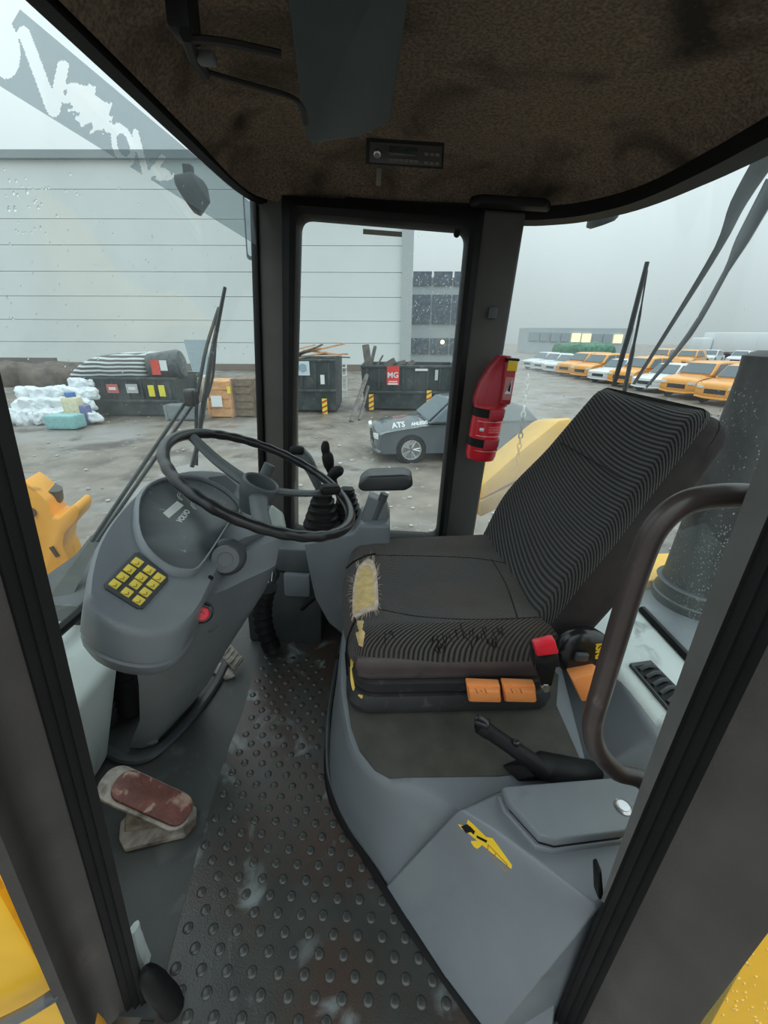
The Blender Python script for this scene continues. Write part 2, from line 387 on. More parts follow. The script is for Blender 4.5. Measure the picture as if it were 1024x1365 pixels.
# side window surround
def wloop(corners, r, n=6):
    """rounded quad in the plane Y=const from 4 (x,z) corners tl,tr,br,bl"""
    out = []; C = [V((c[0], 0, c[1])) for c in corners]
    for i in range(4):
        p, a, b = C[i], C[i-1], C[(i+1) % 4]
        u = (a-p).normalized()*r; v = (b-p).normalized()*r
        for k in range(n+1):
            t = k/n; out.append(p+u*(1-t)**2+v*t**2)
    return out
win = wloop([(-.293, 1.508), (.216, 1.500), (.236, .455), (-.348, .455)], .035)
outw = wloop([(-.345, 1.56), (.262, 1.56), (.275, .40), (-.385, .40)], .004)
bm = bmesh.new()
Y = lambda l, y: [(p.x, y, p.z) for p in l]
mid = [(p+q)/2 for p, q in zip(win, outw)]
add_loft(bm, [Y(outw, 1.495), Y(mid, 1.478), Y([p*.86+q*.14 for p, q in zip(win, outw)], 1.482), Y(win, 1.50), Y(win, 1.54), Y(outw, 1.54)], cap=False)
tag(fin(bm, 'trim_5', black), kind='structure', label='thick black rubber surround of the side window')
gside = glassmat('side glass', .022)
wo = one('window_2', gside, None, add_prism, Y([p*.96+V((-.02, 0, .98))*.04 if False else p for p in wloop([(-.305, 1.515), (.226, 1.510), (.246, .445), (-.358, .445)], .03)], 1.515), (0, .005, 0), smooth=False)
wo['kind'] = 'structure'
# lower far wall
bm = bmesh.new(); add_box(bm, (-.05, 1.53, .21), (.98, .05, .42), .01)
tag(fin(bm, 'wall_right', greydark), kind='structure')
# windscreen glass, curved in plan toward the pillar
wt = [(-.45, .15), (-.45, .5), (-.45, .8), (-.449, 1.1), (-.446, 1.35), (-.43, 1.49)]
wb = [(-.84, .15), (-.84, .5), (-.83, .8), (-.76, 1.1), (-.60, 1.38), (-.47, 1.50)]
def sheet(top, bot, zt, zb, nx, nz, th):
    T = smoothpath([V((x, y, zt)) for x, y in top], nx); B = smoothpath([V((x, y, zb)) for x, y in bot], nx)
    rows = [[a.lerp(b, k/nz) for a, b in zip(T, B)] for k in range(nz+1)]
    return rows
def glass_sheet(name, rows, m, th=.005):
    bm = bmesh.new(); t = bmesh.new()
    g = [[t.verts.new(p) for p in r] for r in rows]
    for a, b in zip(g, g[1:]):
        for i in range(len(a)-1): t.faces.new((a[i], a[i+1], b[i+1], b[i]))
    bmesh.ops.recalc_face_normals(t, faces=t.faces)
    bmesh.ops.solidify(t, geom=t.faces[:], thickness=th)
    merge(bm, t); o = fin(bm, name, m); o['kind'] = 'structure'; return o
wrows = sheet(wt, wb, 1.56, .46, 4, 8, .005)
gfront = glassmat('windscreen glass', .022)
w1 = glass_sheet('window_1', wrows, gfront)
REARB = [(.40, 1.54), (.52, 1.50), (.64, 1.43), (.74, 1.30), (.80, 1.18), (.84, 1.07), (.845, .95), (.845, .6), (.84, .15)]
rrows = sheet(TOPC, REARB, 1.555, .46, 4, 8, .005)
grear = glassmat('rear glass', .022, patch=[((.46, 1.52, .82), .40, .17), ((.45, 1.53, 1.12), .24, .08)])
w3 = glass_sheet('window_3', rrows, grear)
# ---- rain on the glass
def drops(win_obj, bvh, specs, name='raindrops'):
    bm = bmesh.new(); k = 0
    for (x0, y0, x1, y1, n, rmin, rmax) in specs:
        for _ in range(n):
            px, py = random.uniform(x0, x1), random.uniform(y0, y1)
            q, nn = onsurf(bvh, px, py)
            if q is None: continue
            if nn.dot(q-EYE) < 0: nn = -nn
            r = random.uniform(rmin, rmax)*random.choice((.6, .8, 1, 1))
            x, y = frame(nn); zz = V((0, 0, -1)); st = random.uniform(1, 1.5)
            l1 = []; l2 = []
            for j in range(6):
                a = 2*math.pi*j/6; d = (x*math.cos(a)+y*math.sin(a)); d = d+zz*(d.dot(zz)*(st-1))
                l1.append(q+d*r+nn*.004); l2.append(q+d*r*.6+nn*(.004+r*.4))
            t = bm
            A = [t.verts.new(p) for p in l1]; B = [t.verts.new(p) for p in l2]; c = t.verts.new(q+nn*(.004+r*.55))
            t.faces.new(A[::-1])
            for j in range(6):
                t.faces.new((A[j], A[(j+1) % 6], B[(j+1) % 6], B[j])); t.faces.new((B[j], B[(j+1) % 6], c))
    o = fin(bm, name, dropm, win_obj); o['kind'] = 'stuff'; return o
bv1, bv2, bv3 = bvh_of(w1), bvh_of(wo), bvh_of(w3)
drops(w1, bv1, [(0, 220, 340, 500, 150, .0010, .0024), (10, 235, 70, 330, 30, .0015, .003), (260, 440, 340, 520, 40, .001, .002), (10, 480, 330, 640, 60, .0008, .0016)])
drops(wo, bv2, [(540, 365, 618, 480, 420, .0009, .0020), (400, 300, 618, 400, 160, .0008, .0015), (400, 520, 610, 690, 110, .0008, .0015)])
drops(w3, bv3, [(890, 700, 980, 860, 700, .0007, .0018), (930, 520, 1010, 760, 260, .0008, .0020), (680, 400, 1000, 720, 260, .0008, .0016), (690, 390, 760, 520, 260, .0006, .0012)])
# tatty film strip across the top of the windscreen with the maker's letters (read from outside)
film = filmmat('faded grey sun film', (.30, .34, .35), .22)
filmlight = filmmat('pale residue of peeled film', (.98, .99, 1.0), .9)
def segd(px, py, a, b):
    dx, dy = b[0]-a[0], b[1]-a[1]; t = max(0, min(1, ((px-a[0])*dx+(py-a[1])*dy)/(dx*dx+dy*dy))); return math.hypot(px-a[0]-t*dx, py-a[1]-t*dy)
def ell(px, py, cx, cy, a, b, ang):
    c, s_ = math.cos(ang), math.sin(ang); x, y = px-cx, py-cy; u, v = (x*c+y*s_)/a, (-x*s_+y*c)/b; return math.hypot(u, v)
def peeled(px, py):
    if min(segd(px, py, (27, 42), (66, 145)), segd(px, py, (68, 148), (80, 88))) < 8.5: return True
    if min(segd(px, py, (177, 176), (193, 238)), segd(px, py, (193, 238), (214, 210))) < 4.6: return True
    e = ell(px, py, 161, 193, 15, 31, -.28)
    if .50 < e < 1: return True
    if ell(px, py, -2, 62, 24, 44, -.2) < 1: return True
    n = noise.noise(V((px*.09, py*.09, 3)))*.45+noise.noise(V((px*.3, py*.3, 1)))*.25
    if ell(px, py, 115, 142, 26, 50, -.8)+n < .84: return True
    if ell(px, py, 214, 231, 19, 11, .3)+n*.9 < .8: return True
    return False
NU, NV = 250, 44
bm = bmesh.new(); t = bmesh.new(); g = []
for k in range(NV+1):
    r_ = []
    for i in range(NU+1):
        f = i/NU; g_ = k/NV; x0_, y0_ = 22+f*310, 12+f*258; x1_, y1_ = -28+f*370, 100+f*228
        X_, Y_ = x0_+(x1_-x0_)*g_, y0_+(y1_-y0_)*g_; q, n = onsurf(bv1, X_, Y_)
        r_.append((t.verts.new(q+V((.004, 0, 0))) if q else None, peeled(X_, Y_)))
    g.append(r_)
for a, b in zip(g, g[1:]):
    for i in range(NU):
        c4 = (a[i], a[i+1], b[i+1], b[i])
        if all(c[0] for c in c4) and sum(c[1] for c in c4) < 3: t.faces.new([c[0] for c in c4])
for v in [v for v in t.verts if not v.link_faces]: t.verts.remove(v)
merge(bm, t); strip = tag(fin(bm, 'sun_film_strip', film), 'faded grey film strip with peeled mirrored maker letters along the windscreen top', 'sun strip')
# small stickers on the side window
st = one('sticker', mat('grey sticker', (.25, .25, .22), .6), None, add_prism, [at(484, 305, y=1.509), at(536, 309, y=1.509), at(536, 316, y=1.509), at(484, 312, y=1.509)], (0, .001, 0), smooth=False)
tag(st, 'narrow grey printed sticker at the top of the side window', 'sticker')
tag(one('sticker', black, None, add_lathe, [(0, 0), (.010, 0), (.010, .001), (0, .001)], at(609, 312, y=1.510), (0, 1, 0), 12), 'small round dark mark in the top right corner of the side window', 'sticker')

# near door frame (camera side): extruded profile leaning with the door
def post(name, prof, xb, xt, zb, zt, m, yo=0.0):
    bm = bmesh.new(); z = [zb+(zt-zb)*k/6 for k in range(7)]
    add_loft(bm, [[(xb+(xt-xb)*(q-zb)/(zt-zb)+p[0], p[1]+yo, q) for p in prof] for q in z])
    return fin(bm, name, m)
LB, LT = -.392, -.277
l_seal = [(-.062, .40), (-.006, .352), (0, .348), (-.008, .341), (-.012, .345), (-.018, .337), (-.024, .341), (-.030, .334), (-.038, .338), (-.066, .40)]
l_flange = [(-.036, .338), (-.048, .322), (-.056, .308), (-.055, .292), (-.050, .285), (-.050, .270), (-.058, .262), (-.080, .29), (-.10, .40), (-.070, .40)]
tag(post('trim_6', l_seal, LB, LT, 0, 1.70, black), kind='structure', label='ribbed black rubber door seal at the left edge of the doorway')
tag(post('trim_7', l_flange, LB, LT, 0, 1.70, framebrown), kind='structure', label='dark brown steel door frame at the left edge of the photo')
RB, RT = .389, .323
def post2(name, prof, zb, m, zt=1.70):
    bm = bmesh.new()
    add_loft(bm, [[(RB+(RT-RB)*(zb+(zt-zb)*k/6)/1.7+p[0], p[1], zb+(zt-zb)*k/6) for p in prof] for k in range(7)]); return fin(bm, name, m)
bm = bmesh.new()
add_loft(bm, [[(RB+(RT-RB)*z/1.7+x, y, z) for x, y in ((0, .349+d), (.004, .347), (.03, .347), (.03, .349+d))] for z, d in ((.42, .0005), (.7, .012), (1.0, .022), (1.7, .03))])
tag(fin(bm, 'trim_8', mat('worn grey paint strip', (.10, .10, .095), .55)), kind='structure', label='grey inner strip of the right door post')
r_seal = [(.062, .40), (.004, .350), (.004, .344), (.009, .347), (.014, .338), (.019, .341), (.024, .330), (.030, .333), (.035, .322), (.066, .40)]
r_flange = [(.034, .324), (.042, .304), (.050, .290), (.064, .276), (.072, .262), (.078, .258), (.084, .244), (.090, .240), (.115, .27), (.12, .40), (.070, .40)]
tag(post2('trim_9', r_seal, -.1, black), kind='structure', label='ribbed black rubber door seal on the right door post')
tag(post2('trim_10', r_flange, -.25, framebrown), kind='structure', label='broad dark brown steel post at the lower right of the photo')
# sill rubber at the bottom of the doorway
bm = bmesh.new(); add_tube(bm, smoothpath([(-.372, .345, .14), (-.358, .345, .07), (-.345, .345, .02), (-.33, .335, -.03), (-.31, .33, -.08)], 5), [.006, .013, .017, .019]+[.021]*17, 12)
tag(fin(bm, 'trim_11', black), kind='structure', label='bulging black rubber foot of the door seal by the sill')
bm = bmesh.new(); add_box(bm, (.0, .315, -.06), (.80, .03, .1), .008)
tag(fin(bm, 'trim_12', framebrown), kind='structure', label='dark steel door sill')

# ================================================================== FLOOR MAT
matpx = [(352, 850), (342, 880), (325, 945), (300, 1010), (262, 1140), (236, 1240), (205, 1365), (640, 1365), (560, 1240), (500, 1150), (470, 1110), (448, 1060), (437, 1000), (438, 940), (446, 890), (452, 850)]
mp3 = [at(x, y, z=.006) for x, y in matpx]
rm = empty('rubber_floor_mat', (-.2, .8, 0), 'dirty dark rubber floor mat covered in raised round studs', 'floor mat')
one('mat_sheet', ribmat, rm, add_prism, mp3, (0, 0, -.005), smooth=False)
from mathutils.geometry import intersect_point_line
def inpoly(x, y, P):
    c = False; n = len(P)
    for i in range(n):
        a, b = P[i], P[i-1]
        if (a.y > y) != (b.y > y) and x < (b.x-a.x)*(y-a.y)/(b.y-a.y)+a.x: c = not c
    return c
tb = bmesh.new(); add_lathe(tb, [(.0108, 0), (.0102, .0012), (.0082, .0024), (.005, .0031), (.001, .0033)], n=12)
sm = bpy.data.meshes.new('stud'); tb.to_mesh(sm); tb.free(); sm.materials.append(studmat)
for p in sm.polygons: p.use_smooth = True
cnt = 0
for j in range(40):
    for i in range(-10, 14):
        x = -.10+i*.052+(j % 2)*.026+random.uniform(-.002, .002); y = .33+j*.031
        if y < 1.28 and inpoly(x-.014, y, mp3) and inpoly(x+.014, y, mp3) and cnt < 295:
            so = bpy.data.objects.new('stud', sm); COL.objects.link(so); so.parent = rm
            so.location = V((x, y, .006))-rm.location; so.scale = (1, 1, random.uniform(.8, 1.2)); cnt += 1
# raised edge lip of the mat along the console
bm = bmesh.new()
lip = [at(x, y, z=.012) for x, y in [(450, 880), (443, 920), (438, 960), (437, 1020), (447, 1060), (468, 1105), (505, 1155), (565, 1240), (642, 1355)]]
add_tube(bm, smoothpath(lip, 4), .008, 8)
fin(bm, 'raised_edge', charcoal, rm)

# ================================================================== SEAT BASE CONSOLE
con = empty('seat_base_console', (.3, .9, 0), 'grey moulded plastic seat base with a rounded corner, right of the floor mat', 'console')
bl = [(-.12, 1.30), (-.125, 1.05), (-.115, .88), (-.095, .77), (-.055, .69), (.02, .60), (.10, .50), (.19, .40), (.262, .325), (.38, .33), (.42, .42), (.80, .42), (.80, 1.46), (.0, 1.46)]
tz = .30
tl = [(-.098, 1.30), (-.100, 1.05), (-.085, .86), (-.060, .74), (-.03, .66), (.04, .60), (.14, .57), (.24, .51), (.34, .45), (.40, .45), (.44, .45), (.80, .43), (.80, 1.46), (.0, 1.46)]
bm = bmesh.new()
def lp(f, z, top=False): return [(a[0]+(b[0]-a[0])*f, a[1]+(b[1]-a[1])*f, z) for a, b in zip(bl, tl)]
def dens(l, k=4):
    P = [V(p) for p in l[:9]]; q = smoothpath(P, k); return [tuple(x) for x in q]+[tuple(x) for x in l[9:]]
topin = [(x+.02 if i < 9 else x, y+(.012 if 3 < i < 9 else 0), z) for i, (x, y, z) in enumerate(lp(1, tz+.006))]
add_loft(bm, [dens(lp(0, .002)), dens(lp(.5, .13)), dens(lp(.9, tz-.03)), dens(lp(1, tz-.008)), dens([(x+.005 if i < 9 else x, y+.003, z) for i, (x, y, z) in enumerate(lp(1, tz+.002))]), dens(topin)])
cbody = fin(bm, 'body', grey, con)
# raised near block with the storage box
bx = [at(612, 1078, z=.355), at(668, 1052, z=.355), at(745, 1040, z=.355), at(850, 1052, z=.355), V((.60, .44, .355)), V((.43, .385, .355)), at(797, 1212, z=.355), at(720, 1155, z=.355), at(655, 1105, z=.355)]
bb = [V((p.x-(.035 if i in (0, 8, 7, 6) else 0), p.y-(.04 if i in (0, 6, 7, 8) else -.0), .02 if i in (6,7,8) else .05)) for i, p in enumerate(bx)]
bb[0] = V((.060, .540, .003)); bb[8] = V((.108, .480, .003)); bb[7] = V((.183, .390, .003)); bb[6] = V((.256, .316, .003)); bb[5] = V((.42, .36, .003)); bb[1] = V((.20, .62, .1))
bm = bmesh.new()
cxm = sum((p for p in bx), V())/len(bx)
add_loft(bm, [bb, [a.lerp(b, .93) for a, b in zip(bb, bx)], [p+(p-cxm)*0-V((0, 0, .006)) for p in bx], [p+(cxm-p).normalized()*.007 for p in bx]], bev=0)
t = bmesh.new()
blk = fin(bm, 'raised_block', grey, con)
bmod = blk.modifiers.new('b', 'BEVEL'); bmod.width = .022; bmod.segments = 4; bmod.angle_limit = .6
# mat on the top tray
tr = [at(x, y, z=.309) for x, y in [(462, 925), (468, 968), (480, 1000), (500, 1025), (520, 1036), (665, 1034), (700, 1030), (775, 1015), (742, 940), (745, 900)]]+[V((.45, 1.2, .309)), V((-.06, 1.2, .309))]
one('tray_mat', carpet, con, add_prism, tr, (0, 0, -.006), smooth=False)
# black base seal line along the foot
bm = bmesh.new(); add_tube(bm, [V((x-.006, y-.004, .010)) for x, y in [(p[0], p[1]) for p in dens([(a[0], a[1], 0) for a in bl])][:33]], .009, 6)
fin(bm, 'foot_seal', black, con)
# storage box lid
lid_px = [(668, 1052), (838, 1038), (858, 1050), (862, 1090), (832, 1112), (740, 1124), (718, 1118), (676, 1072)]
sb = empty('storage_box', at(750, 1080, z=.36), 'grey lidded storage box with a key lock beside the parking brake', 'storage box')
c0 = sum((at(x, y, z=.385) for x, y in lid_px), V())/8
def lidl(z, s): return [c0.lerp(V((p.x, p.y, z)), s)*1.0 for p in [at(x, y, z=.385) for x, y in lid_px]]
def setz(l, z): return [V((p.x, p.y, z)) for p in l]
bm = bmesh.new(); add_loft(bm, [setz(lidl(0, 1.03), .345), setz(lidl(0, 1.03), .362), setz(lidl(0, 1.0), .366)], bev=.002)
fin(bm, 'rim', grey, sb)
bm = bmesh.new(); add_loft(bm, [setz(lidl(0, .95), .36), setz(lidl(0, .95), .378)])
fin(bm, 'dark_gap', black, sb)
bm = bmesh.new(); add_loft(bm, [setz(lidl(0, .985), .374), setz(lidl(0, 1.0), .380), setz(lidl(0, 1.0), .388), setz(lidl(0, .97), .395)], bev=.003)
lid = fin(bm, 'lid', grey, sb)
q = at(831, 1076, z=.395)
lk = one('lock', steel, lid, add_lathe, [(0, 0), (.016, 0), (.016, .002), (.0125, .004), (.012, .003), (.0105, .003), (.010, .0045), (0, .0045)], q, (0, 0, 1), 28)
# yellow pictogram label on the block
bvb = bvh_of(blk); bvcb = bvh_of(cbody)
yl = [(611, 1098), (622, 1101), (624, 1092), (632, 1099), (648, 1115), (657, 1117), (683, 1153), (680, 1172), (650, 1147), (645, 1137), (632, 1128), (624, 1116)]
bm = bmesh.new(); decal(bm, bvb, yl, .0012, 3)
lab = tag(fin(bm, 'warning_label', yellowprint, None, False), 'yellow pictogram label stuck on the grey console near the storage box', 'label')
for pl in ([(615, 1101), (624, 1098), (630, 1108), (622, 1110)], [(626, 1100), (634, 1108), (632, 1112), (624, 1104)], [(636, 1113), (650, 1120), (649, 1123), (636, 1116)]):
    bm = bmesh.new(); decal(bm, bvb, pl, .0018, 2); fin(bm, 'pictogram', black, lab, False)
for a, b in (((651, 1126), (676, 1152)), ((676, 1152), (675, 1162)), ((651, 1126), (650, 1136)), ((650, 1136), (675, 1162)), ((661, 1138), (658, 1143))):
    pa, pb = onsurf(bvb, *a)[0], onsurf(bvb, *b)[0]
    if pa and pb:
        nrm = (EYE-pa).normalized()*.002; bm = bmesh.new(); add_tube(bm, [pa+nrm, pb+nrm], .0009, 5); fin(bm, 'pictogram', mat('dark amber print', (.35, .17, .01)), lab)
# rear shelf behind the seat, with air vent
sh = empty('rear_shelf', (.75, .9, 0), 'pale grey shelf panel under the rear window with an air vent', 'panel')
bm = bmesh.new()
add_loft(bm, [[(.60, .42, .30), (.86, .42, .30), (.86, 1.08, .30), (.78, 1.30, .30), (.62, 1.48, .30), (.32, 1.52, .30), (.32, 1.40, .30), (.56, 1.15, .30)],
              [(.655, .42, .44), (.86, .42, .445), (.86, 1.08, .445), (.78, 1.30, .445), (.62, 1.47, .445), (.32, 1.51, .445), (.32, 1.36, .44), (.62, 1.1, .44)]], bev=.02)
shb = fin(bm, 'body', greylight, sh)
bm = bmesh.new()
add_loft(bm, [[(.50, .62, .30), (.64, .50, .29), (.67, .48, .29), (.67, 1.0, .30), (.60, 1.12, .30)], [(.625, .64, .43), (.66, .52, .434), (.68, .50, .434), (.68, 1.0, .434), (.65, 1.1, .434)]], bev=.012)
fin(bm, 'inner_side', grey, sh)
vp = [at(x, y, z=.4505) for x, y in [(840, 884), (868, 880), (932, 945), (908, 964)]]
vn = one('vent_frame', charcoal, sh, add_prism, vp, (0, 0, -.01), smooth=False)
vc_ = sum(vp, V())/4; one('vent_well', black, vn, add_prism, [vc_.lerp(p, .86)+V((0, 0, .001)) for p in vp], (0, 0, -.003), smooth=False)
for k in range(6):
    f = (k+.5)/6
    f = .07+f*.86; a = vp[0].lerp(vp[3], f); b = vp[1].lerp(vp[2], f); a, b = a.lerp(b, .08), b.lerp(a, .08)
    bm = bmesh.new(); add_tube(bm, smoothpath([a.lerp(b, .08)+V((0, 0, .001)), a.lerp(b, .5)+V((.0, .0, .009)), a.lerp(b, .92)+V((0, 0, .001))], 4), .0055, 6)
    fin(bm, 'vent_slat', charcoal, vn)
bm = bmesh.new(); add_tube(bm, [at(856, 812, z=.452), at(928, 888, z=.452), V((.83, .5, .455))], .012, 6)
fin(bm, 'black_seal', black, sh)

# ================================================================== OPERATOR SEAT
S0 = V((-.045, .755, 0)); yaw = math.radians(5)
U = V((math.cos(yaw), math.sin(yaw), 0)); W = V((-math.sin(yaw), math.cos(yaw), 0)); Zu = V((0, 0, 1))
def SP(u, v, z): return S0+U*u+W*v+Zu*z
SM = Matrix(((U.x, W.x, 0, 0), (U.y, W.y, 0, 0), (0, 0, 1, 0), (0, 0, 0, 1)))
seat = empty('operator_seat', SP(.25, .26, .309), 'worn dark ribbed fabric operator seat with torn front edge on the grey base', 'seat')
L_, W_ = .52, .52
def cush(p):
    u, v, z = p.x/(L_/2), p.y/(W_/2), p.z
    # waterfall front, side bolsters, dished middle, narrower nose
    top = max(0, z)/.05
    zz = z + top*(.020*max(0, abs(v)-.55)/.45*(1-max(0, abs(v)-.86)*4) - .010*(1-v*v)*(1 if u > -.5 else .4)) + .035*(u+1)/2*top
    zz -= .02*max(0, -u-.7)/.3
    y = p.y*(1-.06*max(0, -u-.2))
    x = p.x + (.03*(1-v*v) if u < -.8 else 0)*-1
    # folds from long use
    zz += .0035*noise.noise(V((p.x*14, p.y*14, 0)))*top
    return V((x, y, zz))
bm = bmesh.new(); add_rbox(bm, None, (L_, W_, .10), .042, 22, M=Matrix.Translation(SP(L_/2, W_/2, .495)) @ SM, fn=cush)
cushion = fin(bm, 'cushion', cushfab, seat)
# vinyl skirt
def skirt(p):
    return V((p.x*(1-.02*(p.z < 0)), p.y*(1-.02*(p.z < 0)), p.z))
bm = bmesh.new(); add_rbox(bm, None, (.515, .522, .085), .026, 10, M=Matrix.Translation(SP(.260, .26, .452)) @ SM, fn=skirt)
fin(bm, 'skirt', vinyl, seat)
# suspension bellows
zs = [(.415, .02), (.404, .0), (.375, .002), (.368, .03), (.361, .0), (.335, -.012), (.318, -.010), (.312, .01)]
bm = bmesh.new(); loops = []
for z, ins in zs:
    loops.append([SP(.265+p[0], .262+p[1], z) for p in rrect(.53-2*ins, .51-2*ins, .06, 5)])
add_loft(bm, loops)
fin(bm, 'suspension_bellows', bellow, seat)
bm = bmesh.new(); add_box(bm, SP(.27, .26, .408), (.5, .47, .03), .01, M=SM); fin(bm, 'suspension_top', bellow, seat)
bm = bmesh.new(); add_box(bm, SP(.26, .26, .318), (.5, .44, .02), .004, M=SM); fin(bm, 'base_plate', black, seat)
# backrest
B0 = SP(.455, .235, .535); lean = math.radians(23)
bn = (U*math.cos(lean)+Zu*-math.sin(lean)*-1*0).normalized()
Bx = (U*math.cos(lean)-Zu*math.sin(lean)).normalized()        # thickness, rearward
Bz = (U*math.sin(lean)+Zu*math.cos(lean)).normalized()        # up the back
BM = Matrix(((Bx.x, W.x, Bz.x, B0.x), (Bx.y, W.y, Bz.y, B0.y), (Bx.z, W.z, Bz.z, B0.z), (0, 0, 0, 1)))
HB = .635
def backf(p):
    t = (p.z/HB)+.5; v = p.y/.25
    wd = 1.0+.06*math.sin(math.pi*min(1, t*1.6))-.13*max(0, t-.45)**1.3*1.9
    y = p.y*wd
    x = p.x
    if p.x < 0:
        x -= .030*abs(v)**2.2*(1-.5*t)*(abs(v) < 1.1) - .012
        x -= .018*math.exp(-((t-.33)/.2)**2)                   # lumbar
        x += .010*math.exp(-((t-.50)/.015)**2)*(abs(v) < .62)  # cross seam
    else: x -= .02*t
    x += .035*t*t
    return V((x, y, p.z))
def backg(p):
    q = backf(p); t = (p.z/HB)+.5
    if q.y < 0: q.y *= 1-.16*max(0, t-.35)
    return q
bm = bmesh.new(); add_rbox(bm, None, (.125, .505, HB), .045, 22, M=BM @ Matrix.Translation((.068, .035, HB/2-.015)), fn=lambda p: (lambda q: V((q.x+.0*(q.x > .02), q.y, q.z)))(backg(p)))
back = fin(bm, 'backrest', mat('plain dark seat side', (.034, .029, .029), .85, var=.2, vs=20, bump=.5, bs=500, spec=.2), seat)
bm = bmesh.new(); add_rbox(bm, None, (.070, .492, HB+.006), .034, 26, M=BM @ Matrix.Translation((.031, .036, HB/2-.014)), fn=backg)
backc = fin(bm, 'fabric_cover', backfab, seat)
# backrest piping seam
# recliner disc
bv_c, bv_b = bvh_of(cushion), bvh_of(backc)
qd = at(782, 878, y=.735)
disc = one('recliner_cover', blackgloss, seat, add_lathe, [(0, 0), (.062, 0), (.064, .010), (.060, .022), (.050, .030), (.02, .034), (0, .034)], qd+V((0, .03, 0)), (-.10, -1, .15), 32)
bm = bmesh.new(); add_rbox(bm, qd+V((-.018, -.008, .012)), (.03, .012, .022), .005, 4); fin(bm, 'knob', charcoal, disc)
text('ISRI', 'lettering', yellowprint, disc, at(800, 868, y=.705), (.22, -.0, -1), (1, 0, .2), .028, bold=.0007)
bm = bmesh.new(); lv = [at(x, y, y=.70) for x, y in [(762, 906), (797, 897), (806, 903), (792, 934), (776, 936), (768, 918)]]
add_prism(bm, lv, (0, .035, 0), .004); tag(fin(bm, 'recliner_lever', orange, seat), 'orange recliner lever')
# height / weight levers
for x0, x1 in ((620, 666), (667, 712)):
    bm = bmesh.new(); add_prism(bm, [at(x0, 903, y=.765), at(x1-2, 905, y=.765), at(x1, 926, y=.765), at(x0+3, 926, y=.765)], (0, -.022, .0), .003)
    lo = tag(fin(bm, 'adjuster_lever', orange, seat), 'orange adjuster lever')
    bm = bmesh.new(); add_prism(bm, [at(x0+4, 914, y=.745), at(x1-1, 915, y=.745), at(x1, 929, y=.745), at(x0+6, 928, y=.745)], (0, -.016, -.002), .003)
    fin(bm, 'lip', orange, lo)
    for k in range(3):
        a = at(x0+14+k*6, 918+2*(k % 2), y=.7275); b = at(x0+17+k*6, 924-2*(k % 2), y=.7275)
        bm = bmesh.new(); add_tube(bm, [a, b], .0008, 4); fin(bm, 'mark', orangedark, lo)
# buckle
bm = bmesh.new(); add_prism(bm, [at(712, 868, y=.70), at(742, 858, y=.70), at(748, 890, y=.70), at(714, 896, y=.70)], (0, .035, 0), .005); bk = fin(bm, 'belt_buckle', blackgloss, seat)
bm = bmesh.new(); add_prism(bm, [at(713, 862, y=.690), at(741, 855, y=.690), at(746, 872, y=.690), at(716, 876, y=.690)], (0, .025, 0), .004); tag(fin(bm, 'release_button', redbutton, bk), 'red release button')
bm = bmesh.new(); add_prism(bm, [at(716, 892, y=.715), at(742, 890, y=.715), at(736, 915, y=.715), at(722, 915, y=.715)], (0, .02, 0), .003); fin(bm, 'buckle_bracket', black, bk)
bolt = one('bolt', mat('dull zinc', (.28, .26, .22), .45, metal=.7), seat, add_lathe, [(0, 0), (.010, 0), (.010, .006), (.008, .008), (.008, .014), (0, .014)], at(726, 914, y=.72), (0, -1, .1), 6)
# yellow grab loop
bm = bmesh.new(); add_tube(bm, smoothpath([at(470, 868, y=.84), at(469, 890, y=.82), at(470, 910, y=.80), at(474, 922, y=.79), at(483, 929, y=.77)], 4), .0045, 8)
tag(fin(bm, 'adjustment_loop', mat('yellow strap', (.85, .6, .12), .5), seat), 'yellow adjustment bar under the seat front')
# torn front edge
tear = [(489, 746), (498, 749), (502, 762), (504, 785), (504, 812), (494, 815), (483, 820), (472, 823), (471, 800), (473, 775), (478, 757)]
tear = [(q.x, q.y) for q in smoothpath([V((x, y, 0)) for x, y in tear+tear[:1]], 3)][:-1]
bm = bmesh.new(); decal(bm, bv_c, tear, .004, 4); tr_ = tag(fin(bm, 'frayed_edge', fray, seat), 'pale frayed lining round the tear')
inner = [(488+(x-488)*.78-1, 784+(y-784)*.80+1) for x, y in tear]
bm = bmesh.new(); decal(bm, bv_c, inner, .0052, 5); tag(fin(bm, 'exposed_foam', foam, seat), 'yellow foam showing through the torn front edge')
bm = bmesh.new(); rnd = random.Random(3)
for k in range(120):
    i = rnd.randrange(len(tear)); x, y = tear[i]; x += rnd.uniform(-2, 2); y += rnd.uniform(-4, 4)
    p, n = onsurf(bv_c, x, y)
    if not p: continue
    if n.dot(EYE-p) < 0: n = -n
    dx, dy = x-488, y-784; l = math.hypot(dx, dy); ln = rnd.uniform(3, 9)
    p2, n2 = onsurf(bv_c, x+dx/l*ln, y+dy/l*ln)
    p2 = p2 if p2 else p+V((-.01, 0, -.002))
    add_tube(bm, [p+n*.003, (p+p2)/2+n*.007, p2+n*.005], [.0006, .0005, .0002], 4)
fr_ = fin(bm, 'frayed_threads', fray, seat); fr_['kind'] = 'stuff'
tear2 = [(477, 828), (485, 828), (487, 845), (484, 862), (479, 860), (475, 845)]
bm = bmesh.new(); decal(bm, bv_c, tear2, .002, 3)
if len(bm.verts): tag(fin(bm, 'foam_slit', foam, seat), 'second short slit showing foam')
else: bm.free()
bm = bmesh.new()
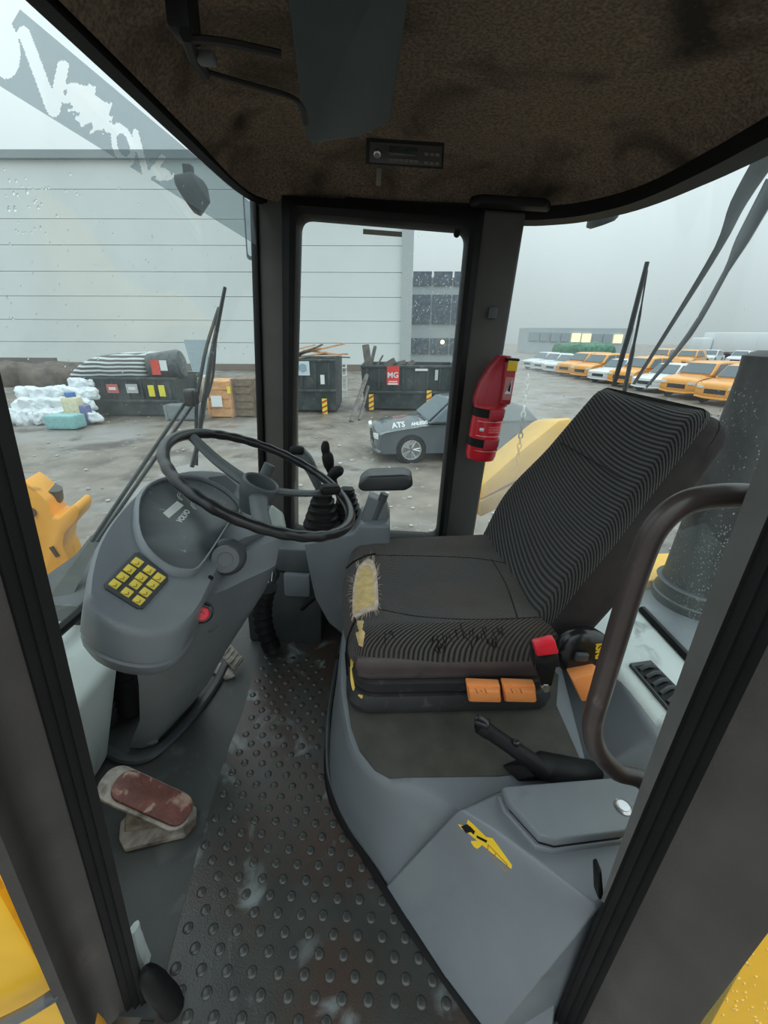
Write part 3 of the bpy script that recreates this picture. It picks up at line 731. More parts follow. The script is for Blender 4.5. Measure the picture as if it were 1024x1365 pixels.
for k in range(46):
    x = rnd.choice((rnd.uniform(575, 668), rnd.uniform(575, 668), rnd.uniform(500, 700))); y = rnd.uniform(838, 866)-(8 if x > 600 else 0)
    pts = []
    dx = rnd.uniform(-4, 8); ln = rnd.uniform(5, 16)
    for s in (0, .5, 1):
        p, n = onsurf(bv_c, x+dx*s*s, y+ln*s)
        if p: pts.append(p+n*(.0006 if n.dot(EYE-p) > 0 else -.0006))
    if len(pts) == 3: add_tube(bm, pts, [.0012, .0014, .0004], 4)
sc = fin(bm, 'scuff_threads', black, seat); sc['kind'] = 'stuff'
# cushion cross seams
for pts in ([(484, 740), (560, 741), (640, 745), (700, 757)], [(505, 812), (560, 822), (640, 826), (735, 822)], [(655, 745), (675, 780), (690, 824)]):
    bm = bmesh.new(); P = []
    for q in smoothpath([V((x, y, 0)) for x, y in pts], 6):
        p, n = onsurf(bv_c, q.x, q.y)
        if p: P.append(p+Zu*.0002)
    if len(P) > 2: add_tube(bm, P, .0016, 5); fin(bm, 'seam', black, seat)
bm.free() if False else None
for pts in ([(748, 590), (775, 605), (830, 637)],):
    bm = bmesh.new(); P = []
    for q in smoothpath([V((x, y, 0)) for x, y in pts], 6):
        p, n = onsurf(bv_b, q.x, q.y)
        if p: P.append(p)
    if len(P) > 2: add_tube(bm, P, .002, 5); fin(bm, 'seam', black, seat)
# cable at the seat front
bm = bmesh.new(); add_tube(bm, smoothpath([at(500, 738, y=1.0), at(488, 741, y=.97), at(473, 748, y=.97), at(462, 757, y=1.0)], 4), .003, 6); fin(bm, 'cable', black, seat)
bm = bmesh.new(); add_tube(bm, smoothpath([at(474, 826, y=.77), at(464, 850, y=.79), at(462, 872, y=.82), at(466, 888, y=.82), at(461, 870, y=.82), at(463, 900, y=.84)], 4), .0025, 6); fin(bm, 'cable', black, seat)

# parking brake
pb = empty('parking_brake', at(730, 1035, z=.31), 'black parking brake lever rising from a rubber boot behind the storage box', 'brake lever')
bm = bmesh.new(); g0, g1, g2 = at(636, 964, z=.455), at(700, 1008, z=.405), at(728, 1028, z=.375)
add_tube(bm, smoothpath([g0, g0.lerp(g1, .12), g0.lerp(g1, .35), g0.lerp(g1, .7), g1, g2], 4), [.013]*2+[.019]*5+[.017]*6+[.018]*4+[.019]*4, 12, flat=.85); gr = fin(bm, 'grip', black, pb)
bm = bmesh.new(); add_rbox(bm, at(643, 961, z=.475), (.030, .022, .012), .004, 3, M=Matrix.Translation(at(643, 962, z=.472)) @ rot(-25)); fin(bm, 'release_button', blackgloss, gr)
bm = bmesh.new(); add_rbox(bm, None, (.014, .012, .01), .003, 3, M=Matrix.Translation(at(688, 990, z=.435)) @ rot(-25)); fin(bm, 'catch', blackgloss, gr)
bm = bmesh.new(); add_tube(bm, smoothpath([at(715, 1020, z=.385), at(745, 1027, z=.35), at(775, 1030, z=.335), at(800, 1028, z=.315)], 4), [.020, .026, .028, .028, .028, .028, .027, .026, .025, .022, .02, .018, .016][:13], 12, flat=.8); fin(bm, 'boot', black, pb)
bm = bmesh.new(); add_loft(bm, [[at(x, y, z=.312) for x, y in [(668, 1020), (720, 1000), (800, 1015), (806, 1034), (760, 1040), (690, 1042)]], [at(x, y, z=.345) for x, y in [(700, 1018), (725, 1008), (785, 1016), (788, 1028), (755, 1032), (712, 1036)]]], bev=.004); fin(bm, 'boot_base', black, pb)

# grab bar
bm = bmesh.new()
bar = [V((.40, .38, 1.055)), at(1008, 664, y=.44), at(960, 661, y=.45), at(910, 672, y=.45), at(873, 706, y=.45), at(850, 760, y=.45), at(828, 830, y=.45), at(803, 915, y=.45), at(790, 965, y=.45), at(797, 1000, y=.45), at(822, 1028, y=.45), at(862, 1046, y=.44), V((.47, .36, .53))]
add_tube(bm, smoothpath(bar, 6), .0145, 16)
tag(fin(bm, 'grab_bar', tube), 'bent dark brown tubular grab bar in front of the seat back', 'handle')
bm = bmesh.new(); add_prism(bm, [at(797, 1165, y=.37), at(803, 1162, y=.37), at(806, 1200, y=.37), at(798, 1200, y=.37)], (0, .02, 0), .003)
tag(fin(bm, 'rubber_clip', black), 'small black rubber clip between grey console and right door post', 'clip')

# ================================================================== RIGHT HAND CONTROL CONSOLE
cc = empty('control_console', at(440, 830, y=1.28), 'grey lever console with black gaiters in front of the side window', 'console')
Yc = 1.22
bm = bmesh.new()
pts = [at(x, y, y=Yc) for x, y in [(404, 724), (470, 712), (478, 700), (520, 700), (520, 800), (490, 850), (462, 852), (438, 832), (420, 800), (412, 765)]]
add_prism(bm, pts, (0, .17, 0), .012, 3); fin(bm, 'body', grey, cc)
bm = bmesh.new(); add_prism(bm, [at(x, y, y=1.26) for x, y in [(478, 702), (492, 662), (515, 672), (520, 690), (500, 712)]], (0, .06, 0), .006); fin(bm, 'armrest_bracket', grey, cc)
bm = bmesh.new(); add_tube(bm, [at(498, 695, y=1.27), at(513, 658, y=1.27)], .014, 8); fin(bm, 'armrest_post', greydark, cc)
pA = [at(x, y, y=1.20) for x, y in [(478, 644), (490, 635), (540, 633), (550, 638), (551, 649), (540, 655), (484, 656), (477, 652)]]
bm = bmesh.new(); add_prism(bm, pA, (0, .09, 0), .010, 3); fin(bm, 'armrest_pad', mat('armrest vinyl', (.028, .032, .035), .35), cc)
def gaiter(c, r0, h, n, tilt=0):
    prof = []
    for k in range(n):
        f = k/n; r = r0*(1-.62*f); prof += [(r, h*f), (r*1.0, h*(f+.45/n)), (r*.84, h*(f+.62/n)), (r*.80, h*(f+.9/n))]
    prof += [(r0*.25, h)]
    bm = bmesh.new(); add_loft(bm, [[c+V((p[0]*r/.5, p[1]*r/.5, hh)) for p in rrect(1, 1, .3, 3)] for r, hh in prof]); return bm
ga = at(430, 698, y=1.29)
fin(gaiter(ga, .062, .125, 5), 'gaiter', black, cc)
gb = at(462, 690, y=1.36); fin(gaiter(gb, .055, .115, 6), 'gaiter', black, cc)
def lever(pts, rr, headpts, hr, m=black):
    bm = bmesh.new(); add_tube(bm, smoothpath(pts, 3), rr, 8); l = fin(bm, 'lever', m, cc)
    bm = bmesh.new(); add_tube(bm, smoothpath(headpts, 4), hr, 10); fin(bm, 'knob', m, l)
lever([at(432, 665, y=1.29), at(437, 648, y=1.29)], .010, [at(436, 652, y=1.29), at(440, 640, y=1.28), at(447, 630, y=1.27), at(456, 626, y=1.26)], [.010, .011, .013, .015, .016, .017, .018, .018, .019, .019, .018, .015, .010])
lever([at(452, 665, y=1.36), at(442, 625, y=1.36)], .009, [at(440, 630, y=1.36), at(437, 610, y=1.36), at(434, 600, y=1.36), at(434, 588, y=1.36)], [.009, .012, .018, .020, .020, .019, .015, .014, .015, .015, .014, .011, .007])
bm = bmesh.new(); add_tube(bm, smoothpath([at(425, 650, y=1.40), at(415, 625, y=1.40), at(402, 606, y=1.40), at(392, 598, y=1.40)], 4), [.014, .016, .018, .02, .022, .024, .026, .026, .024, .024, .022, .018, .012], 12); fin(bm, 'tall_lever', mat('worn grey lever', (.10, .11, .115), .45), cc)
bm = bmesh.new(); add_rbox(bm, at(396, 600, y=1.38), (.05, .03, .03), .012, 5); fin(bm, 'lever_cap', black, cc)
bm = bmesh.new(); add_prism(bm, [at(x, y, y=1.38) for x, y in [(468, 690), (497, 676), (505, 682), (500, 712), (462, 712)]], (0, .05, 0), .006); fin(bm, 'switch_block', greydark, cc)
for k in range(3):
    bm = bmesh.new(); add_tube(bm, [at(470+k*8, 692-k*3, y=1.375), at(474+k*8, 682-k*3, y=1.375)], .006, 6); fin(bm, 'small_switch', greylight, cc)

# heater box and clutter behind the wheel
hb = empty('heater_unit', (-.32, 1.4, 0), 'dark heater unit in the far footwell beneath the steering wheel', 'heater')
bm = bmesh.new(); add_box(bm, (-.36, 1.42, .17), (.30, .14, .34), .012); fin(bm, 'casing', charcoal, hb)
bm = bmesh.new(); add_box(bm, (-.33, 1.41, .40), (.16, .14, .10), .012); fin(bm, 'upper_casing', greydark, hb)
bm = bmesh.new(); add_box(bm, (-.30, 1.34, .30), (.10, .03, .10), .008); fin(bm, 'cover', grey, hb)
bm = bmesh.new(); add_tube(bm, [at(402, 812, y=1.3), at(424, 792, y=1.3)], .009, 8); fin(bm, 'handle', black, hb)
# corrugated air hose with outlet grille
ah = empty('air_hose', at(358, 830, y=1.22), 'black corrugated air hose with a round louvred outlet below the steering wheel', 'hose')
P = smoothpath([at(362, 862, y=1.28), at(352, 836, y=1.24), at(350, 806, y=1.20), at(355, 780, y=1.16)], 12)
bm = bmesh.new(); add_tube(bm, P, [.030+.006*math.cos(k*math.pi*.5) for k in range(len(P))], 16); fin(bm, 'corrugated_tube', black, ah)
oc = at(357, 766, y=1.13); oax = V((-.1, -1, .55)).normalized()
bm = bmesh.new(); add_lathe(bm, [(.030, -.03), (.032, .0), (.032, .010), (.027, .010), (.026, 0), (0, 0)], oc, oax, 24); ou = fin(bm, 'outlet', blackgloss, ah)
x, y = frame(oax)
for k in range(-2, 3):
    bm = bmesh.new(); hw = math.sqrt(.026**2-(k*.009)**2); add_tube(bm, [oc+oax*.009+x*(k*.009)-y*hw, oc+oax*.009+x*(k*.009)+y*hw], .0016, 5); fin(bm, 'louvre', steel, ou)

# ================================================================== DASH / STEERING CONSOLE
dash = empty('dash_console', (-.64, .96, 0), 'grey moulded steering console with instrument panel on a leaning pedestal', 'dashboard')
T = math.radians(35); Pn = V((math.sin(T), 0, math.cos(T))); P0 = V((-.40, .72, .84))
def PP(px, py, h=0): return hit(px, py, P0+Pn*h, Pn)
outl = [(112, 800), (116, 765), (128, 725), (150, 690), (180, 658), (215, 635), (255, 625), (295, 627), (325, 640), (352, 662), (376, 690), (374, 705), (345, 712), (322, 720), (298, 745), (280, 780), (262, 815), (238, 838), (205, 845), (165, 838), (132, 822)]
O = [PP(x, y) for x, y in outl]
O = smoothpath(O+O[:1], 3)[:-1]
cO = sum(O, V())/len(O)
dn = (V((0, 0, -1))*.55-Pn*.45).normalized()
def off(l, d, s): return [cO.lerp(p, s)+dn*d for p in l]
bm = bmesh.new()
add_loft(bm, [off(O, 0.0, .90)] and [off(O, -.000, .955), off(O, .004, .985), off(O, .012, 1.0), off(O, .055, 1.014), off(O, .058, .995), off(O, .063, .995), off(O, .066, 1.008), off(O, .088, .985), off(O, .108, .90), off(O, .115, .6)])
pod = fin(bm, 'pod', grey, dash)
bvp = bvh_of(pod)
# recessed instrument well: raised hood lip + dark lens
well = [(184, 700), (186, 670), (200, 650), (228, 640), (262, 640), (292, 652), (312, 668), (318, 682), (302, 700), (284, 728), (262, 758), (245, 762), (222, 756), (200, 738), (188, 718)]
wl = smoothpath([PP(x, y, .001) for x, y in well+well[:1]], 3)[:-1]
wc = sum(wl, V())/len(wl)
bm = bmesh.new()
add_loft(bm, [[wc.lerp(p, 1.09)-Pn*.001 for p in wl], [wc.lerp(p, 1.07)+Pn*.006 for p in wl], [wc.lerp(p, 1.03)+Pn*.010 for p in wl], [wc.lerp(p, 1.0)+Pn*.008 for p in wl], [wc.lerp(p, .985)-Pn*.0015 for p in wl]], cap=False)
fin(bm, 'instrument_hood', grey, dash)
bm = bmesh.new(); add_loft(bm, [[wc.lerp(p, .99)+Pn*.0005 for p in wl], [wc.lerp(p, .99)+Pn*.003 for p in wl]])
lens = fin(bm, 'instrument_panel', instr, dash)
bd = V((-math.cos(T), 0, math.sin(T)))
bm = bmesh.new(); add_prism(bm, [PP(x, y, .0035) for x, y in [(217, 684), (236, 668), (245, 674), (225, 691)]], Pn*.0006); tag(fin(bm, 'paper_tag', mat('off white paper', (.55, .57, .54), .7), lens, False), 'small off-white paper tag')
text('VOLVO', 'lettering', mat('silver print', (.55, .58, .58), .4), lens, PP(245, 688, .004), PP(258, 671)-PP(238, 696), bd, .015, bold=.0006, squash=1.0)
for (x_, y_) in ((246, 663), (264, 675)):
    for r_ in (.011, .015):
        bm = bmesh.new(); c_ = PP(x_, y_, .004); add_tube(bm, [c_+V((0, 1, 0))*r_*math.cos(a/10)+bd*r_*math.sin(a/10) for a in range(12, 34)], .0006, 4); fin(bm, 'gauge_mark', mat('silver print', (.5, .5, .5)), lens)
# keypad
kp = [(138, 780), (178, 739), (184, 738), (222, 768), (223, 776), (190, 813), (182, 813), (139, 786)]
bm = bmesh.new(); add_prism(bm, [PP(x, y, -.001) for x, y in kp], Pn*.0045, .0008); key = fin(bm, 'keypad', charcoal, dash)
k00, k30, k02 = V((152.8, 779.5, 0)), V((182.5, 750.5, 0)), V((183, 801.5, 0))
# columns run along the pad width, rows down it: 3 columns (toward lower right) x 4 rows
cgrid = [[(182.5, 750.5), (198.5, 761), (211.5, 771)], [(172.5, 760), (188, 770.5), (203, 780)], [(163, 770), (180, 780), (193.5, 790.5)], [(152.8, 779.5), (169, 790.5), (184.5, 801)]]
for r_ in cgrid:
    for (x_, y_) in r_:
        c = V((x_, y_, 0)); a = V((-4.6, 4.7, 0)); b = V((7.0, 4.3, 0))
        q = [c-a*.76-b*.80, c-a*.76+b*.80, c+a*.76+b*.80, c+a*.76-b*.80]
        bm = bmesh.new(); add_prism(bm, [PP(p.x, p.y, .003) for p in q], Pn*.003, .0006); kb = fin(bm, 'key', yellowkey, key)
        m_ = [PP(c.x-2.5, c.y+1.2, .0065), PP(c.x+1.8, c.y+2.2, .0065), PP(c.x+2.6, c.y-1.4, .0065)]
        bm = bmesh.new(); add_tube(bm, m_, .0006, 4); fin(bm, 'symbol', mat('brown print', (.2, .12, .02)), kb)
# pedestal
def zz(px, py, z): return at(px, py, z=z)
def ploop(z, A, R, B, C): return [A, R, R.lerp(B, .5)+V((.008, -.01, 0)), B, C, A.lerp(C, .5)+V((-.02, 0, 0))]
L0 = ploop(0, V((-.715, .85, .012)), V((-.655, .862, .012)), V((-.598, 1.07, .012)), V((-.70, 1.10, .012)))
def lvl(z, rpx, bpx, wa, wc_):
    R = zz(*rpx, z); B = zz(*bpx, z); return ploop(z, R+V((-wa, .0, 0)), R, B, B+V((-wc_, .03, 0)))
loops = [L0, lvl(.16, (222, 962), (278, 905), .075, .12), lvl(.32, (236, 915), (302, 862), .10, .14), lvl(.48, (246, 872), (328, 822), .12, .16), lvl(.60, (256, 838), (352, 784), .10, .17), lvl(.70, (272, 795), (368, 748), .10, .16), lvl(.745, (300, 742), (376, 712), .08, .12)]
bm = bmesh.new()
LL = []
for l in loops: LL.append(smoothpath(l+l[:1], 4)[:-1])
add_loft(bm, LL); ped = fin(bm, 'pedestal', grey, dash)
bvped = bvh_of(ped)
_on = onsurf
def onsurf(bv, px, py):
    if bv is not bvped: return _on(bv, px, py)
    a_, b_ = _on(bvped, px, py), _on(bvp, px, py)
    if a_[0] is None: return b_
    if b_[0] is None: return a_
    return a_ if (a_[0]-EYE).length < (b_[0]-EYE).length else b_
def facing(n, p): return n if n.dot(EYE-p) > 0 else -n
# round boss with ignition knob
p, n = onsurf(bvped, 303, 742)
if p is None: p, n = at(303, 742, y=.8), V((.3, -.9, .2))
n = V((.31, -.80, .45)).normalized(); p = p+(EYE-p).normalized()*.006
bm = bmesh.new(); add_lathe(bm, [(.038, -.02), (.038, .002), (.033, .010), (.028, .012), (0, .012)], p, n, 28); kb = fin(bm, 'knob_collar', charcoal, dash)
kax = V((.25, -.84, .34)).normalized()
bm = bmesh.new(); add_lathe(bm, [(.024, 0), (.025, .014), (.022, .018), (.026, .024), (.0275, .036), (.0255, .041), (.015, .042), (.014, .0405), (.003, .0405), (0, .0405)], p+n*.005, kax, 28); fin(bm, 'rotary_knob', mat('grey knob', (.10, .108, .11), .45), kb)
p, n = onsurf(bvped, 270, 817); n = V((.31, -.8, .45)).normalized()
if p is None: p = at(270, 817, y=.8)
p = p+(EYE-p).normalized()*.004
bm = bmesh.new(); add_lathe(bm, [(.018, -.02), (.018, .008), (.0155, .010), (.0150, .006), (0, .006)], p, n, 24); hz = fin(bm, 'hazard_switch', blackgloss, dash)
bm = bmesh.new(); add_lathe(bm, [(.012, 0), (.012, .012), (.010, .014), (0, .014)], p, n, 24); hr = tag(fin(bm, 'hazard_button', redbutton, hz), 'red hazard button')
hx, hy = V((1, .5, 0)).normalized(), Zu
tri = [p+n*.0148+hx*(.006*math.cos(a))+hy*(.006*math.sin(a)) for a in (math.pi/2, math.pi/2+2.09, math.pi/2+4.19)]
bm = bmesh.new(); add_tube(bm, tri, .0006, 4, closed=True); fin(bm, 'triangle', mat('dark red print', (.25, .0, .01)), hr)
p, n = onsurf(bvped, 281, 770)
if p: bm = bmesh.new(); add_lathe(bm, [(.005, -.004), (.005, .0012), (0, .0012)], p, facing(n, p), 14); fin(bm, 'key_hole', black, dash)
p, n = onsurf(bvped, 284, 838)
if p: bm = bmesh.new(); add_lathe(bm, [(.012, -.004), (.012, .001), (.009, .0), (0, -.002)], p, facing(n, p), 18); fin(bm, 'screw_recess', greydark, dash)
p, n = onsurf(bvped, 203, 990)
if p: bm = bmesh.new(); add_lathe(bm, [(.016, -.004), (.016, .002), (.010, .005), (0, .005)], p, facing(n, p), 18); fin(bm, 'screw_cap', grey, dash)
# recess in the far top of the pod
rc = [(278, 637), (300, 634), (316, 648), (310, 661)]
bm = bmesh.new(); add_prism(bm, [PP(x, y, .0015) for x, y in rc], Pn*.0015); fin(bm, 'tray_recess', charcoal, dash)
# right shoulder blocks under the wheel
bm = bmesh.new(); add_loft(bm, [[at(x, y, y=.93) for x, y in [(352, 700), (362, 674), (376, 684), (380, 706)]], [at(x, y, y=1.0) for x, y in [(352, 700), (362, 672), (378, 684), (382, 704)]]], bev=.006); fin(bm, 'shoulder', greylight, dash)
# floor surround of the pedestal
bm = bmesh.new(); add_tube(bm, smoothpath([V((-.78, .84, .012)), V((-.70, .815, .012)), V((-.635, .835, .012)), V((-.585, .95, .012)), V((-.555, 1.12, .012)), V((-.56, 1.25, .012))], 5), .016, 8, flat=.7); fin(bm, 'floor_surround', charcoal, dash)
# column stalk
bm = bmesh.new(); add_tube(bm, [at(350, 640, y=.98), at(360, 619, y=.99)], [.014, .0145], 12); fin(bm, 'stalk', greydark, dash)

# steering wheel
th = math.radians(23.9); wn = V((math.sin(th), 0.01, math.cos(th))).normalized(); wcen = V((-.26, .875, .883)); R0 = .209
wx = V((math.cos(th), 0, -math.sin(th))); wy = wn.cross(wx).normalized()
sw = empty('steering_wheel', wcen-wn*.06, 'black three-spoke steering wheel with a hollow centre hub', 'steering wheel')
bm = bmesh.new(); P = [wcen+(wx*math.cos(a*math.pi/60)+wy*math.sin(a*math.pi/60))*R0 for a in range(120)]
rr = [.0118-(.0012 if (k % 4 < 2 and (20 < k < 50 or 70 < k < 112)) else 0) for k in range(120)]
add_tube(bm, P, rr, 12, closed=True); fin(bm, 'rim', rimblack, sw)
hubc = hit(345, 652, wcen-wn*.018, wn)
bm = bmesh.new(); add_lathe(bm, [(.026, -.055), (.030, -.04), (.040, -.012), (.042, .0), (.0415, .018), (.037, .021), (.034, .018), (.033, .0), (.032, -.004), (0, -.006)], hubc, wn, 32); fin(bm, 'hub', greydark, sw)
def spoke(px, py, w0, w1):
    e = hit(px, py, wcen, wn); d = (e-wcen).normalized(); e = wcen+d*(R0-.004)
    s = hubc+d*.034
    m_ = s.lerp(e, .5)-wn*.006
    bm = bmesh.new(); add_tube(bm, smoothpath([s, m_, e], 4), [w0+(w1-w0)*k/8 for k in range(9)], 10, flat=.55); fin(bm, 'spoke', greydark, sw)
spoke(262, 585, .018, .013); spoke(446, 655, .016, .012); spoke(352, 712, .020, .015)
kc = hit(440, 652, wcen+wn*.012, wn)
bm = bmesh.new(); add_rbox(bm, None, (.05, .035, .022), .008, 5, M=Matrix.Translation(kc) @ rot(20)); fin(bm, 'rim_clamp', black, sw)

# front left bulkhead box, bellows
fb = empty('front_side_panel', (-.8, .6, 0), 'pale grey side panel in the front left footwell below the windscreen', 'panel')
bm = bmesh.new()
add_loft(bm, [[(-1.0, .33, 0), (-.76, .33, 0), (-.76, .78, 0), (-.765, .83, 0), (-1.0, .84, 0)], [(-1.0, .33, .36), (-.70, .33, .33), (-.70, .85, .335), (-.705, .90, .34), (-1.0, .92, .36)], [(-1.0, .33, .46), (-.78, .33, .40), (-.76, .90, .40), (-.76, .98, .40), (-1.0, 1.0, .46)]], bev=.02)
fbo = fin(bm, 'body', greylight, fb)
bm = bmesh.new(); add_prism(bm, [V((-.73, y, z)) for y, z in [(.60, .15), (.62, .15), (.62, .27), (.60, .27)]], (.012, 0, .002)); fin(bm, 'vent_slot', black, fb)
bm = bmesh.new(); add_tube(bm, [V((-.80, .33, .455)), V((-.805, .75, .455)), V((-.80, 1.0, .455)), V((-.74, 1.15, .455))], .014, 8); fin(bm, 'windscreen_seal', black, fb)
bw = empty('column_bellows', (-.79, .96, 0), 'black ribbed bellows in the gap left of the steering pedestal', 'bellows')
prof = []
for k in range(14): prof += [(.062, .02+k*.026), (.048, .033+k*.026)]
bm = bmesh.new(); add_lathe(bm, prof, (-.80, 1.0, 0), (0.05, 0, 1), 20); fin(bm, 'ribbed_sleeve', black, bw)
bm = bmesh.new(); add_box(bm, (-.90, 1.22, .24), (.2, .62, .48), .02); tag(fin(bm, 'wall_front', charcoal), kind='structure')

# pedals
bp = empty('brake_pedal', at(215, 1100, z=0), 'large worn red-brown brake pedal with muddy cream edges on the left', 'pedal')
pa, pc = at(148, 1040, z=.145), at(240, 1082, z=.065)
ax = (pc-pa); L = ax.length; ax.normalize(); sd = V((ax.y, -ax.x, 0)).normalized()*-1; up = ax.cross(sd).normalized(); up = up if up.z > 0 else -up
PM = Matrix(((ax.x, sd.x, up.x, 0), (ax.y, sd.y, up.y, 0), (ax.z, sd.z, up.z, 0), (0, 0, 0, 1)))
prr = [PM @ V((p[0], p[1], 0)) for p in rrect(L+.05, .088, .038, 6)]; mc = pa.lerp(pc, .52)
bm = bmesh.new(); add_prism(bm, [mc+p for p in prr], -up*.012, .003); fin(bm, 'pad_plate', pedalcream, bp)
bm = bmesh.new(); t = bmesh.new()
add_prism(bm, [mc+ax*.014+up*.001+PM @ V((p[0], p[1], 0)) for p in rrect(L+.012, .074, .030, 6)], up*.010, .003, 3); tag(fin(bm, 'pad_tread', rust, bp), 'worn red-brown rubber tread')
bm = bmesh.new(); add_prism(bm, [at(x, y, z=.02) for x, y in [(158, 1118), (160, 1095), (175, 1080), (235, 1060), (262, 1075), (262, 1095), (245, 1113), (165, 1132)]], (0, 0, -.016), .004); fin(bm, 'base_plate', pedalcream, bp)
bm = bmesh.new(); add_loft(bm, [[at(x, y, z=.02) for x, y in [(165, 1110), (168, 1080), (235, 1066), (240, 1100)]], [at(x, y, z=.10) for x, y in [(170, 1068), (175, 1052), (205, 1056), (205, 1072)]]], bev=.003); fin(bm, 'bracket', pedalcream, bp)
bm = bmesh.new(); add_tube(bm, [at(222, 1100, z=.03), at(236, 1078, z=.05)], .007, 8); fin(bm, 'pivot_bolt', mat('old brass', (.45, .35, .25), .4, metal=.6), bp)
ap = empty('accelerator_pedal', at(305, 890, z=0), 'small muddy cream accelerator pedal beyond the steering pedestal', 'pedal')
bm = bmesh.new(); add_prism(bm, [at(x, y, z=h) for x, y, h in [(290, 868, .10), (302, 853, .10), (325, 876, .05), (312, 893, .05)]], (0, 0, -.012), .003); pd = fin(bm, 'pad', pedalcream, ap)
for k in range(5):
    f = (k+.5)/5; a = at(290, 868, z=.102).lerp(at(312, 893, z=.052), f); b = at(302, 853, z=.102).lerp(at(325, 876, z=.052), f)
    bm = bmesh.new(); add_tube(bm, [a.lerp(b, .1), a.lerp(b, .9)], .0025, 5); fin(bm, 'tread_rib', pedalcream, pd)
bm = bmesh.new(); add_prism(bm, [at(x, y, z=.012) for x, y in [(278, 892), (300, 905), (314, 900), (300, 884), (284, 880)]], (0, 0, -.01), .003); fin(bm, 'base_plate', pedalcream, ap)
# pale bracket near the sill
bm = bmesh.new(); add_tube(bm, smoothpath([at(179, 1236, z=.14), at(184, 1258, z=.10), at(194, 1282, z=.05)], 4), [.012]*3+[.014]*6, 8, flat=.6)
tag(fin(bm, 'door_check_bracket', greylight), 'small pale grey bracket at the foot of the left door frame', 'bracket')

# ================================================================== FIRE EXTINGUISHER
fe = empty('fire_extinguisher', at(640, 612, y=1.42), 'red fire extinguisher strapped to the corner pillar', 'fire extinguisher')
fb0 = at(640, 608, y=1.42); ft = at(655, 545, y=1.42); fax = (ft-fb0).normalized()
fax = V((.03, 0, 1)).normalized()
rad = .052
h1 = .20
bm = bmesh.new(); add_lathe(bm, [(rad*.6, -.012), (rad*.92, -.006), (rad, .008), (rad, h1*.9), (rad*.95, h1), (rad*.6, h1+.01)], fb0+V((0, .0, 0)), fax, 32); cyl = fin(bm, 'cylinder', red, fe)
# hood: tapering to an off-centre crest
bm = bmesh.new(); hl = []
for f, (w_, xo) in zip((0, .12, .45, .75, .95, 1.0), ((1.06, 0), (1.10, 0), (1.0, .004), (.74, .010), (.46, .016), (.36, .018))):
    c = fb0+fax*(h1-.02+f*.155)+V((xo, 0, 0)); hl.append([c+V((p[0]*w_, p[1]*(.5+.5*w_), 0)) for p in rrect(2*rad, 2*rad, rad*.8, 5)])
add_loft(bm, hl); hd = fin(bm, 'hood', redhood, fe)
tag(hd, 'dull red plastic nozzle hood')
cf = fb0+fax*(h1+.06)+V((.032, -.058, 0))
bm = bmesh.new(); add_box(bm, cf+V((0, .01, -.005)), (.036, .03, .13), .006); hn = fin(bm, 'handle', redhood, hd)
bm = bmesh.new(); add_box(bm, cf+V((.002, -.008, .048)), (.030, .004, .030), .001); fin(bm, 'safety_seal', yellowprint, hn)
bm = bmesh.new(); add_box(bm, cf+V((0.002, .012, .066)), (.040, .035, .008), .002); fin(bm, 'trigger', black, hn)
bm = bmesh.new(); add_box(bm, cf+V((.0, -.008, -.02)), (.026, .004, .07), .001); pn = fin(bm, 'instruction_print', mat('pinkish print', (.5, .2, .2), .5), hn)
bm = bmesh.new(); add_prism(bm, [cf+V((a, -.0115, b)) for a, b in [(-.009, -.035), (.004, -.01), (.008, .01), (.009, -.035)]], (0, .002, 0)); fin(bm, 'symbol', white, pn)
bm = bmesh.new(); add_prism(bm, [cf+V((a, -.0125, b)) for a, b in [(-.002, -.025), (.006, 0), (.006, -.03)]], (0, .002, 0)); fin(bm, 'symbol', black, pn)
for hh in (.055, .155):
    bm = bmesh.new(); add_lathe(bm, [(rad+.0005, 0), (rad+.003, .002), (rad+.003, .026), (rad+.0005, .028)], fb0+fax*(hh-.014), fax, 32); sb_ = fin(bm, 'strap', black, fe)
    bm = bmesh.new(); add_box(bm, fb0+fax*hh+V((.014, -rad-.006, 0)), (.046, .014, .036), .003); fin(bm, 'strap_buckle', redhood, sb_)
bm = bmesh.new(); c = fb0+fax*.105
arc = lambda r, a0, a1, z, n=10: [c+V((r*math.sin(a0+(a1-a0)*k/n), -r*math.cos(a0+(a1-a0)*k/n), z)) for k in range(n+1)]
for z in (-.024, .024):
    bm2 = bmesh.new(); add_tube(bm2, arc(rad+.0008, -.8, 1.0, z), .0008, 4); fin(bm2, 'label_line', white, cyl)
for z in (.008, .002, -.004, -.010):
    bm2 = bmesh.new(); add_tube(bm2, arc(rad+.0008, .0, .8, z), .0007, 4); fin(bm2, 'label_line', mat('pale pink print', (.75, .45, .45)), cyl)
bm.free()
bm2 = bmesh.new(); add_tube(bm2, arc(rad+.001, -.55, -.3, -.002, 4), .006, 6, flat=1); fin(bm2, 'pictogram', white, cyl)
bm2 = bmesh.new(); add_tube(bm2, arc(rad+.0008, -.9, 1.0, -.075), .0008, 4); fin(bm2, 'label_line', white, cyl)
bm = bmesh.new(); add_box(bm, fb0+fax*.12+V((-.005, .055, 0)), (.05, .02, .22), .003); fin(bm, 'wall_bracket', black, fe)

